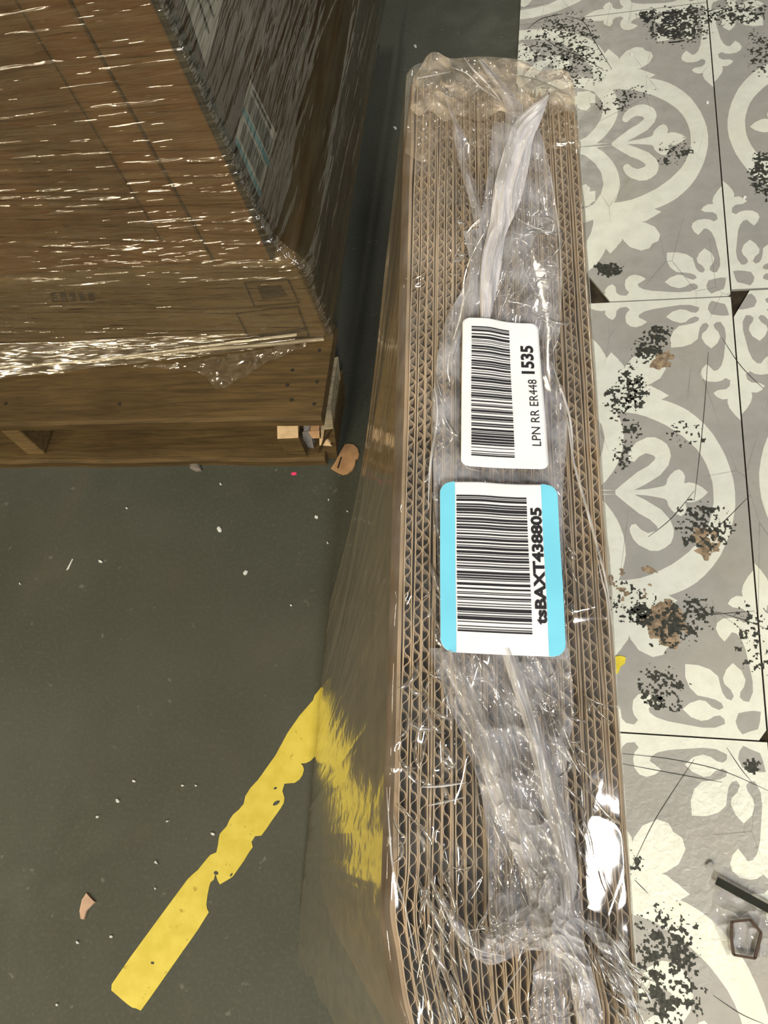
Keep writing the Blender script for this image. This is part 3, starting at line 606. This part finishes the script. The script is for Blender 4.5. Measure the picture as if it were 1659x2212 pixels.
def crush(c, d):
    """the near end is squashed: the sheets swing right and sink"""
    k = np.clip((d - .415) / .05, 0, 1.25)
    return c + .012 * k ** 1.8 * np.clip(1 - c / BWID, 0, 1.1) ** 1.3, .005 * k ** 2 * (1 - c / BWID)
bun = thing('cardboard_bundle', 'tall film-wrapped bundle of flat corrugated cardboard sheets with two barcode labels', 'cardboard bundle', tuple(BP(.045, .25, w_floor(.045, .25))))
rnd = random.Random(11)
c = 0.0006; sheets = []
pat = 'bFFFBFFBFFFBFFBFFbFFFBFFBFFBFB'
widths = {'F': .0034, 'B': .0011, 'b': .0018}
tot = sum(widths[k] for k in pat) + .00025 * len(pat); scl = (BWID + .0012) / tot
NP = 700
for si, kind in enumerate(pat):
    wd_ = widths[kind] * scl
    d0 = -.001 + rnd.uniform(0, .006) + .016 * max(0, (c / BWID - .80) / .2) ** 2 - .002; d = np.linspace(d0, DN + rnd.uniform(-.006, .002), NP)
    bow = .0009 * (vn(d * 7, si * 1.7, 31) - .5) + .0006 * (vn(d * 25, si * 2.1, 32) - .5)
    amp_c = np.clip((d - .38) / .07, 0, 1) * .0040 * (vn(d * 60, si * .35, 33) - .5)
    w0 = .0015 * rnd.random() + .0010 * vn(d * 60, si, 34)
    V = []; F = []
    def strip(cc, th, wtop, wt2=None):
        """thin upright wall following cc(d), thickness th, 7 cm deep in four steps"""
        base = len(V)
        cL, sk = crush(cc - th / 2 + bow + amp_c, d); cR, _ = crush(cc + th / 2 + bow + amp_c, d)
        wt = wtop + sk
        for (cx_, ww) in [(cL, wt + q) for q in (.07, .045, .025, .01, 0)] + [(cR, wt + q) for q in (0, .01, .025, .045, .07)]: V.extend(BP(cx_, d, ww))
        i = np.arange(NP - 1)
        for k in range(9):
            a = base + k * NP + i; b_ = base + (k + 1) * NP + i
            F.extend(np.stack([a, a + 1, b_ + 1, b_], 1).tolist())
    def body(c0, c1):
        """the rest of the sheet down to the floor, coarse"""
        sel = np.linspace(0, NP - 1, 26).astype(int); dsel = d[sel]; bo = (bow + amp_c)[sel]; base = len(V); n_ = len(sel)
        a0, sk = crush(c0 + bo, dsel); a1, _ = crush(c1 + bo, dsel); lv = np.linspace(0, 1, 14)
        for cc_ in (a0, a1):
            wf = w_floor(cc_, dsel); wt = .065 + sk
            for q in lv: V.extend(BP(cc_ + waist(dsel, q), dsel, wt + (wf - wt) * q))
        i = np.arange(n_ - 1)
        for g in (0, 14):
            for k in range(13):
                a = base + (g + k) * n_ + i; F.extend(np.stack([a, a + 1, a + n_ + 1, a + n_], 1).tolist())
        a = base + i; b_ = base + 14 * n_ + i; F.extend(np.stack([a, a + 1, b_ + 1, b_], 1).tolist())
    body(c, c + wd_)
    if kind == 'F':
        lt = .00042
        strip(np.full(NP, c + lt / 2), lt, w0); strip(np.full(NP, c + wd_ - lt / 2), lt, w0 + .0002)
        pitch = .0080 * (1 + rnd.uniform(-.05, .05)); ph = rnd.uniform(0, 6.28)
        s = np.sin(2 * np.pi * d / pitch + ph + 1.2 * (vn(d * 30, si, 35) - .5)); sgn = np.sign(s) * np.abs(s) ** .6
        am = (wd_ / 2 - lt - .0002)
        strip(c + wd_ / 2 + sgn * am, .00036, w0 + .0006 + .0005 * vn(d * 200, si, 36))
    else:
        strip(np.full(NP, c + wd_ / 2), wd_ * .82, w0 + .0008 * vn(d * 90, si + 9, 37) + (.001 if kind == 'b' else 0))
    o = obj('corrugated_sheet' if kind == 'F' else 'flat_sheet', V, F, M_FLAT if kind != 'F' else M_FLUTE, bun, True)
    for p in o.data.polygons: p.use_smooth = False
    c += wd_ + .00025 * scl
# ---- clear film over the top and both sides
nd = 560; dd = np.linspace(-.017, DN + .008, nd)
nt = 120; tt = np.linspace(0, 1, nt)
flare_d = np.interp(dd, [-.02, .14, .266, .366, .46, .52, .6], [.001, .0085, .0125, .015, .020, .021, .018])
prof = []
# left side: from floor up (70 steps), top (120), right side down (30)
ls = np.linspace(0, 1, 80)
Cg = []; Wg = []; kind = []
for s in ls[:-1]: Cg.append(('L', s))
for s in tt: Cg.append(('T', s))
for s in np.linspace(0, 1, 40)[1:]: Cg.append(('R', s))
P = np.zeros((nd, len(Cg), 3))
k_end = np.clip(-dd / .017, 0, 1); drop_end = .010 * (1 - np.sqrt(np.clip(1 - k_end ** 2, 0, 1)))
for j, (kd, s) in enumerate(Cg):
    if kd == 'L':
        cc0 = np.full(nd, -.0015); wf = w_floor(-.0015 - flare_d, dd)
        ww = wf + (0.002 - wf) * s
        q = 1 - s                                   # 1 at the floor
        cc = -.0035 - flare_d * q ** 1.2 + waist(dd, q)
        cc = cc - .0025 * (ridge(dd * 42 + .8 * vn(dd * 6, ww * 2, 6), ww * .6, 41) * np.minimum(1, q * 6)) - .0010 * ridge(dd * 110, ww * 1, 43) * min(1, q * 4)
        ce, sk = crush(np.zeros(nd), dd); cc = cc + ce * (1 - q) ** 2; ww = ww + sk * (1 - q)
        # ragged lower hem lifts off the floor near the viewer
        d_L = dd + q * np.clip((dd - .40) / .08, 0, 1) * (.030 + .008 * math.sin(9 * q) + .005 * math.sin(31 * q))
    elif kd == 'T':
        c_ = -.0035 + (BWID + .0055) * s; ee = np.minimum(s, 1 - s)
        edge = .0035 * (1 - np.clip(ee / .03, 0, 1)) ** 2
        calm = 1 - .93 * np.clip((c_ - .066) / .008, 0, 1) * np.clip((dd - .27) / .06, 0, 1)
        lift = .0016 + calm * (.0014 * vn(dd * 16, c_ * 50, 51) + .0022 * ridge(dd * 22 + 2 * vn(dd * 9, c_ * 20, 3), c_ * 26 + 2, 52) ** 7) + (.00005 + .0003 * (calm > .5)) * vn(dd * 40, c_ * 40, 53) + .0016 * np.clip((dd - .2) / .1, 0, 1) * np.clip((.055 - c_) / .02, 0, 1) * ridge(dd * 18 + c_ * 30, c_ * 95 - dd * 14, 55) ** 3
        lift = lift + calm * .003 * np.clip((dd - .25) / .3, 0, 1) * ridge(dd * 14, c_ * 60 + dd * 25, 54) ** 3 * min(1, ee * 10)
        ce, sk = crush(np.full(nd, c_), dd)
        cc = ce; ww = -lift + edge + sk
    else:
        c_ = BWID + .001; wf = w_floor(c_, dd)
        ww = .0035 + (wf - .0035) * s ** 1.5; cc = np.full(nd, c_) + .0012 * ridge(dd * 50, ww * 3, 61) * min(1, s * 8) - .004 * min(1, s * 3)
        ce, sk = crush(np.full(nd, c_), dd)
    # far end rolls over and narrows
    ww = ww + drop_end * (1.0 if kd == 'T' else (s if kd == 'L' else 1 - s))
    nar = .012 * k_end ** 2; cc = cc + np.where(cc < BWID / 2, nar, -nar * 1.2)
    if kd == 'T': ww = ww + .010 * np.clip((c_ / BWID - .78) / .22, 0, 1) ** 2 * np.clip((.012 - dd) / .03, 0, 1)
    P[:, j] = BP(cc, d_L if kd == 'L' else dd, ww)
nL = 79
grid_obj('side_film', P[:, :nL + 1], FILM_SIDE, bun)
grid_obj('clear_film', P[:, nL:], FILM, bun)
# far end wall of film
E0 = P[0]; nE = 30; PE = np.zeros((nE, len(Cg), 3))
for i in range(nE):
    a = i / (nE - 1); tgt = E0.copy(); tgt[:, 2] = np.minimum(E0[:, 2], -.004 + (E0[:, 2] + .004) * (1 - a)); PE[i] = tgt + (BD * .004)[None, :] * (vn(np.arange(len(Cg)) * .3, a * 5, 4)[:, None] - .5) * a
grid_obj('end_film', PE, FILM, bun)
# ---- film ribbons, traced on the top plane
def TP(x, y, l):
    c_, d_ = top_cd(x, y, l); return BP(c_, d_, -l)
def ribbon(name, left, right, mat, lift=.004, cr_=.002, nv=160, nu=40, seed=0, along=22, across=120, arch=.002, fine=1.0):
    cr_ *= .7; along *= .5; across *= 1.2; fine *= .8
    L = resample(left, nv); Rr = resample(right, nv); P = np.zeros((nu, nv, 3))
    for j in range(nv):
        for i in range(nu):
            a = i / (nu - 1); p = L[j] * (1 - a) + Rr[j] * a
            w_ = np.linalg.norm(Rr[j] - L[j]) / 5200.0
            l = lift + arch * math.sin(math.pi * a)
            u_ = a * w_ * across; v_ = j / nv * 10 * along / 10
            l += cr_ * float(ridge(u_ + .7 * vn(v_, seed), v_ * .8, seed)) ** 2.5 + fine * .0007 * float(ridge(u_ * 3.1, v_ * 2.2, seed + 5)) ** 2
            P[i, j] = TP(p[0], p[1], l)
    return grid_obj(name, P, mat, bun)
ribbon('film_overlap', [(1065, 262), (1050, 400), (1028, 520), (1000, 620), (960, 700), (938, 830), (935, 1000), (945, 1200), (950, 1410)], [(1165, 275), (1195, 400), (1207, 560), (1210, 700), (1200, 790), (1225, 900), (1215, 1100), (1222, 1300), (1228, 1425)], FILM_MID, .0045, .0030, 260, 70, 2, 26, 190)
ribbon('film_overlap', [(925, 1400), (960, 1500), (1010, 1620), (1040, 1720), (1055, 1850), (1062, 2000), (1120, 2050)], [(1228, 1400), (1240, 1530), (1225, 1650), (1240, 1800), (1255, 1930), (1262, 2000), (1240, 2060)], FILM_MID, .0045, .0050, 200, 80, 3, 24, 240)
ribbon('film_overlap', [(1190, 2030), (1155, 2080), (1150, 2130), (1140, 2230), (1135, 2330)], [(1200, 2028), (1235, 2070), (1240, 2130), (1230, 2230), (1232, 2330)], FILM_MID, .006, .002, 60, 40, 4)
ribbon('film_overlap', [(893, 168), (905, 150), (925, 118), (945, 113), (975, 126), (1040, 122), (1110, 127), (1140, 136), (1165, 152), (1215, 150), (1233, 162), (1241, 185)], [(886, 235), (905, 250), (930, 240), (960, 262), (990, 250), (1040, 262), (1080, 240), (1120, 255), (1160, 235), (1190, 250), (1225, 240), (1246, 250)], FILM_END, .0030, .0035, 160, 50, 21, 40, 200)
ribbon('film_overlap', [(884, 230), (930, 225), (990, 230), (1060, 235), (1120, 230), (1180, 230), (1245, 235)], [(875, 330), (920, 350), (960, 300), (1040, 320), (1100, 300), (1180, 320), (1256, 320)], film_mat('faint_film', .16, hz=(.62, .53, .42), boost=.5, rough=.1, bs=.2), .0028, .001, 120, 40, 22, 30, 200)
# gathered white strands
ribbon('gathered_strand', [(1183, 203), (1140, 235), (1112, 265), (1090, 320), (1068, 400), (1058, 480), (1040, 560), (1036, 640), (1040, 705)], [(1187, 206), (1168, 262), (1152, 300), (1140, 370), (1122, 440), (1092, 510), (1082, 580), (1068, 650), (1052, 712)], FILM_DENSE, .007, .0030, 220, 50, 5, 14, 420, .0022)
ribbon('gathered_strand', [(1030, 130), (1060, 175), (1085, 215), (1092, 260), (1085, 330), (1070, 390)], [(1042, 128), (1085, 175), (1110, 205), (1130, 235), (1118, 300), (1105, 380)], FILM_MID, .007, .0022, 100, 24, 6, 10, 300, .004)
ribbon('gathered_strand', [(957, 205), (975, 260), (982, 310), (995, 370), (1015, 440), (1025, 490)], [(960, 204), (990, 265), (1012, 312), (1018, 370), (1035, 430), (1045, 490)], FILM_MID, .006, .0018, 100, 20, 7, 10, 300, .003)
ribbon('gathered_strand', [(1000, 500), (1012, 560), (1000, 640), (985, 700), (970, 760)], [(1040, 490), (1040, 560), (1030, 640), (1010, 700), (985, 770)], FILM_MID, .006, .002, 90, 20, 17, 10, 300, .003)
ribbon('gathered_strand', [(945, 1410), (985, 1500), (1020, 1600), (1050, 1700), (1090, 1800), (1130, 1900), (1150, 1985), (1190, 2060)], [(985, 1405), (1030, 1500), (1075, 1600), (1120, 1700), (1180, 1800), (1215, 1900), (1240, 1980), (1262, 2060)], film_mat('gathered_film_thin', .32, hz=(.80, .78, .80), boost=1.3, rough=.1, scale=120, st=(1, .25, 1)), .007, .005, 240, 60, 8, 26, 320, .003)
ribbon('gathered_strand', [(1080, 1400), (1105, 1480), (1130, 1560), (1150, 1640), (1165, 1720), (1190, 1800), (1208, 1900), (1215, 1990)], [(1112, 1400), (1140, 1480), (1165, 1560), (1185, 1640), (1215, 1720), (1235, 1800), (1248, 1900), (1225, 1990)], FILM_SOFT, .007, .003, 140, 24, 9, 10, 300, .004)
ribbon('gathered_strand', [(1178, 1890), (1150, 1930), (1152, 1990), (1180, 2040), (1225, 2100), (1240, 2180), (1262, 2260)], [(1184, 1888), (1215, 1930), (1238, 1985), (1262, 2040), (1280, 2100), (1300, 2180), (1310, 2260)], FILM_SOFT, .008, .005, 140, 44, 10, 30, 300, .003)
ribbon('gathered_strand', [(948, 1932), (972, 1995), (1008, 2050), (1055, 2084), (1105, 2070), (1150, 2052), (1222, 2042)], [(954, 1928), (995, 1985), (1030, 2015), (1075, 2003), (1112, 1972), (1145, 1955), (1190, 1990)], FILM_MID, .010, .006, 140, 40, 12, 30, 200, .005)
ribbon('gathered_strand', [(1225, 1980), (1270, 2020), (1310, 2080), (1345, 2150), (1365, 2240)], [(1290, 1990), (1320, 2030), (1352, 2080), (1368, 2150), (1372, 2240)], FILM_MID, .006, .003, 90, 30, 13, 16, 260, .003)
# creases: thin bright raised lines of film
def crease(pts, w=3.5, lift=.006, mat=None):
    p = resample(pts, 50); dp = np.gradient(p, axis=0); nr = np.stack([-dp[:, 1], dp[:, 0]], 1); nr /= np.linalg.norm(nr, axis=1)[:, None] + 1e-9
    V = []; n = 50
    for i in range(n):
        tap = (.3 + .7 * math.sin(math.pi * i / (n - 1)))
        for k, (o_, l_) in enumerate(((-.5, 0), (0, .0014), (.5, 0))):
            q = p[i] + nr[i] * o_ * w * tap; V.append(TP(q[0], q[1], lift + l_))
    F = []
    for i in range(n - 1):
        for k in range(2): F.append((3 * i + k, 3 * i + 3 + k, 3 * i + 4 + k, 3 * i + 1 + k))
    return obj('film_crease', V, F, mat or FILM_RIM, bun, True)
for pts, w_ in [([(1002, 124), (1022, 150), (1050, 178), (1080, 215)], 6), ([(975, 145), (1010, 160), (1040, 190), (1085, 220)], 4), ([(900, 170), (940, 162), (975, 155)], 4),
    ([(945, 1925), (985, 2010), (1030, 2050), (1090, 2065)], 5), ([(1010, 2010), (1070, 2000), (1130, 1965), (1145, 1950)], 5), ([(1075, 2058), (1100, 2030), (1160, 2018), (1210, 2020)], 5),
    ([(1052, 2212), (1090, 2140), (1130, 2080), (1140, 2065)], 5), ([(1225, 900), (1240, 1000), (1265, 1090), (1290, 1180), (1310, 1260), (1322, 1350)], 7), ([(1285, 1180), (1300, 1250), (1312, 1300), (1318, 1390)], 4),
    ([(835, 1700), (842, 1800), (850, 1880), (875, 1960), (900, 2080)], 5), ([(985, 1460), (1020, 1462), (1060, 1480), (1085, 1530), (1110, 1600), (1130, 1680)], 4), ([(1120, 1445), (1170, 1490), (1205, 1515)], 4),
    ([(1140, 1500), (1180, 1535), (1215, 1540)], 4), ([(910, 1700), (950, 1698), (1010, 1690)], 6), ([(925, 1740), (970, 1730), (1005, 1722)], 6), ([(1000, 990), (1010, 1010), (1040, 1018)], 4),
    ([(1190, 780), (1230, 900), (1238, 1000)], 6), ([(1085, 440), (1130, 480), (1190, 500), (1195, 480)], 3), ([(1100, 520), (1150, 505)], 3), ([(1120, 560), (1150, 620), (1180, 660)], 3), ([(1070, 640), (1120, 630), (1150, 600)], 3),
    ([(938, 830), (945, 900), (930, 1000), (925, 1100)], 6), ([(1180, 330), (1205, 480), (1212, 620), (1208, 700)], 4)]:
    crease(pts, w_)
# ---- fine wrinkles of the film: short raised creases, one object per area
FILM_WRINKLE = film_mat('film_wrinkle', .12, hz=(.85, .85, .88), boost=4.2, rough=.15, bs=.1)
def wrinkles(region, n, ang, spread, len_, wid, lift, seed, curl=.25):
    rn = random.Random(seed); V = []; F = []; m = 0
    Lr = resample(region[0], 60); Rr2 = resample(region[1], 60)
    while m < n:
        m += 1; j = rn.randrange(60); a_ = rn.random(); p = Lr[j] * (1 - a_) + Rr2[j] * a_
        an = math.radians(ang + rn.gauss(0, spread)); ln = len_ * rn.uniform(.3, 1.5); cu = rn.uniform(-curl, curl) / 8; w_ = wid * rn.uniform(.5, 1.6); x, y = p; base = len(V); N_ = 12; ht = rn.uniform(.0008, .0022)
        for i in range(N_):
            tp_ = math.sin(math.pi * (i + .3) / (N_ - .4)) ** .7; nx, ny = -math.sin(an), math.cos(an)
            for o_, l_ in ((-.5, 0), (-.22, .7), (0, 1), (.22, .7), (.5, 0)): V.append(TP(x + nx * o_ * w_ * 2 * tp_, y + ny * o_ * w_ * 2 * tp_, lift + l_ * ht * tp_))
            x += math.cos(an) * ln / N_; y += math.sin(an) * ln / N_; an += cu
        for i in range(N_ - 1):
            for k in range(4): F.append((base + 5 * i + k, base + 5 * i + 5 + k, base + 5 * i + 6 + k, base + 5 * i + k + 1))
    o = obj('film_wrinkles', V, F, FILM_WRINKLE, bun, True); o['kind'] = 'stuff'
wrinkles(([(940, 1420), (1000, 1600), (1050, 1800), (1065, 1980)], [(1200, 1430), (1200, 1600), (1220, 1800), (1235, 1960)]), 95, 66, 10, 110, 4.0, .0062, 1)
wrinkles(([(1180, 1420), (1190, 1550), (1200, 1650)], [(1230, 1430), (1235, 1550), (1235, 1650)]), 14, 70, 40, 36, 4, .0060, 2, 1.5)
wrinkles(([(1100, 460), (1090, 560), (1075, 690)], [(1190, 440), (1205, 560), (1205, 690)]), 34, 30, 50, 70, 3.2, .0062, 3, 1.6)
wrinkles(([(960, 330), (985, 480), (960, 620)], [(1050, 330), (1020, 480), (985, 620)]), 16, 15, 25, 35, 3.5, .0045, 4, 1.2)
wrinkles(([(870, 1420), (850, 1700), (850, 1950)], [(960, 1450), (1010, 1700), (1050, 1950)]), 34, 80, 45, 60, 4.5, .0035, 5, 1.5)
wrinkles(([(860, 1850), (880, 2000), (920, 2190)], [(960, 1850), (1000, 2050), (1050, 2190)]), 20, 72, 8, 120, 4.5, .0036, 6, .3)
wrinkles(([(1240, 1500), (1235, 1750), (1260, 2000)], [(1275, 1500), (1280, 1750), (1350, 2100)]), 26, 70, 14, 90, 3.5, .0036, 7, .6)
wrinkles(([(940, 760), (925, 1000), (930, 1400)], [(965, 760), (950, 1000), (950, 1400)]), 16, 85, 15, 70, 5, .0055, 8, .8)
wrinkles(([(1185, 1010), (1215, 1200), (1228, 1400)], [(1215, 1010), (1232, 1200), (1240, 1400)]), 12, 80, 20, 60, 4, .0055, 9, .8)
wrinkles(([(910, 165), (900, 190), (890, 230)], [(1180, 170), (1210, 190), (1230, 230)]), 30, 60, 60, 24, 3, .0060, 10, 1.5)
wrinkles(([(1155, 2080), (1150, 2212)], [(1240, 2080), (1240, 2212)]), 14, 20, 50, 60, 4, .0075, 11, 1.2)
wrinkles(([(1215, 1990), (1290, 2080), (1320, 2200)], [(1290, 1990), (1350, 2080), (1370, 2200)]), 40, 55, 10, 80, 3.2, .0080, 12, .4)
wrinkles(([(990, 2000), (1040, 2050)], [(1120, 1990), (1150, 2040)]), 20, -30, 40, 50, 4, .013, 13, 1.2)
# ---- barcode labels
C128 = "212222 222122 222221 121223 121322 131222 122213 122312 132212 221213 221312 231212 112232 122132 122231 113222 123122 123221 223211 221132 221231 213212 223112 312131 311222 321122 321221 312212 322112 322211 212123 212321 232121 111323 131123 131321 112313 132113 132311 211313 231113 231311 112133 112331 132131 113123 113321 133121 313121 211331 231131 213113 213311 213131 311123 311321 331121 312113 312311 332111 314111 221411 431111 111224 111422 121124 121421 141122 141221 112214 112412 122114 122411 142112 142211 241211 221114 413111 241112 134111 111242 121142 121241 114212 124112 124211 411212 421112 421211 212141 214121 412121 111143 111341 131141 114113 114311 411113 411311 113141 114131 311141 411131 211412 211214 211232".split()
def code128(txt):
    v = [104] + [ord(ch) - 32 for ch in txt]; ck = (104 + sum(i * x for i, x in enumerate(v) if i)) % 103
    s = ''.join(C128[x] for x in v + [ck]) + '2331112'; out = []; pos = 0
    for i, ch in enumerate(s):
        if i % 2 == 0: out.append((pos, pos + int(ch)))
        pos += int(ch)
    return [(a / pos, b / pos) for a, b in out]
def make_label(quad, lift, rad, name, lab, wave):
    P4 = [TP(x, y, lift) for x, y in quad]
    wpx = np.linalg.norm(P4[1] - P4[0]); hpx = np.linalg.norm(P4[3] - P4[0])
    def Q(s, t, l=0.0):
        p = P4[0] * (1 - s) * (1 - t) + P4[1] * s * (1 - t) + P4[2] * s * t + P4[3] * (1 - s) * t
        z = wave * (math.sin(s * 7 + t * 1.5) * (1 - .6 * t) + .5 * math.sin(t * 9 + s * 2) + (.8 * math.exp(-((s - .35 - .1 * t) / .12) ** 2) * (1 - t)))
        return p - BW * (z + l)
    def patch(s0, s1, t0, t1, mat, nm, par, l, rounded=False, th=0.0):
        nu_, nv_ = max(2, int((s1 - s0) * 24) + 2), max(2, int((t1 - t0) * 40) + 2)
        if not rounded:
            V = [Q(s0 + (s1 - s0) * i / (nu_ - 1), t0 + (t1 - t0) * j / (nv_ - 1), l) for i in range(nu_) for j in range(nv_)]
            return obj(nm, V, grid_faces(nu_, nv_).tolist(), mat, par, True)
        # rounded card: scanlines in t, width shrinks at the corners
        ts = np.r_[np.linspace(0, rad / hpx, 9), np.linspace(rad / hpx, 1 - rad / hpx, 40)[1:-1], np.linspace(1 - rad / hpx, 1, 9)]
        G = np.zeros((26, len(ts), 3))
        for j, t_ in enumerate(ts):
            e = min(t_, 1 - t_) * hpx; ins = 0 if e >= rad else rad - math.sqrt(max(0, rad ** 2 - (rad - e) ** 2)); ins /= wpx
            a0 = max(s0, ins); a1 = min(s1, 1 - ins)
            if a1 < a0: a0 = a1 = (a0 if s0 > .5 else a1)
            for i in range(26): G[i, j] = Q(a0 + (a1 - a0) * i / 25, t_, l)
        o = grid_obj(nm, G, mat, par)
        if th: m = o.modifiers.new('solid', 'SOLIDIFY'); m.thickness = th; m.offset = 0
        return o
    card = patch(0, 1, 0, 1, M_WHITE, name, bun, 0, True, .00025); card['label'] = lab
    return card, Q, patch, wpx, hpx
def text_on(txt, Q, wpx, hpx, s_base, t_start, t_end, s_height, par, bold=0.0, nm='printed_text'):
    """text reading upwards: baseline at s_base, glyph tops towards smaller s, running from t_start up to t_end"""
    cu = bpy.data.curves.new('t', 'FONT'); cu.body = txt; cu.size = 1; cu.offset = bold; cu.resolution_u = 3
    to = bpy.data.objects.new('t', cu); sc.collection.objects.link(to)
    dg = bpy.context.evaluated_depsgraph_get(); dg.update(); me = bpy.data.meshes.new_from_object(to.evaluated_get(dg))
    sc.collection.objects.unlink(to); bpy.data.objects.remove(to)
    co = np.array([v.co for v in me.vertices]); x0, x1 = co[:, 0].min(), co[:, 0].max(); y1 = co[:, 1].max()
    V = []
    for p in co:
        a = (p[0] - x0) / (x1 - x0); V.append(Q(s_base - s_height * p[1] / y1, t_start + (t_end - t_start) * a, .00045))
    F = [tuple(p.vertices) for p in me.polygons]
    return obj(nm, V, F, M_INK, par)
def barcode(txt, Q, s0, s1, t0, t1, par, patch):
    V = []; F = []
    bars_ = code128(txt)
    for a, b in bars_:
        ta, tb = t1 + (t0 - t1) * a, t1 + (t0 - t1) * b; base = len(V); n_ = 14
        for i in range(n_):
            s = s0 + (s1 - s0) * i / (n_ - 1); V += [Q(s, ta, .0004), Q(s, tb, .0004)]
        for i in range(n_ - 1): F.append((base + 2 * i, base + 2 * i + 2, base + 2 * i + 3, base + 2 * i + 1))
    return obj('barcode', V, F, M_INK, par)
card, Q, patch, wp, hp = make_label([(999, 686), (1161, 701), (1186, 1014), (995, 1007)], .012, .0035, 'shipping_label', 'white label printed LPN RR ER448 1535', .0007)
barcode('LPNRRER4481535', Q, .115, .615, .065, .935, card, patch)
text_on('LPN RR ER448', Q, wp, hp, .925, .855, .405, .105, card)
text_on('1535', Q, wp, hp, .905, .365, .165, .155, card, .035)
card, Q, patch, wp, hp = make_label([(950, 1041), (1202, 1048), (1223, 1420), (951, 1408)], .011, .0055, 'shipping_label', 'white and blue label printed tsBAXT438805', .0006)
patch(0, .125, 0, 1, M_BLUE, 'label_stripe', card, .0003, True); patch(.862, 1, 0, 1, M_BLUE, 'label_stripe', card, .0003, True)
barcode('tsBAXT438805', Q, .135, .735, .085, .885, card, patch)
text_on('tsBAXT438805', Q, wp, hp, .852, .83, .145, .09, card, .04)
for o in bpy.data.objects:
    if '_o' in o: del o['_o']
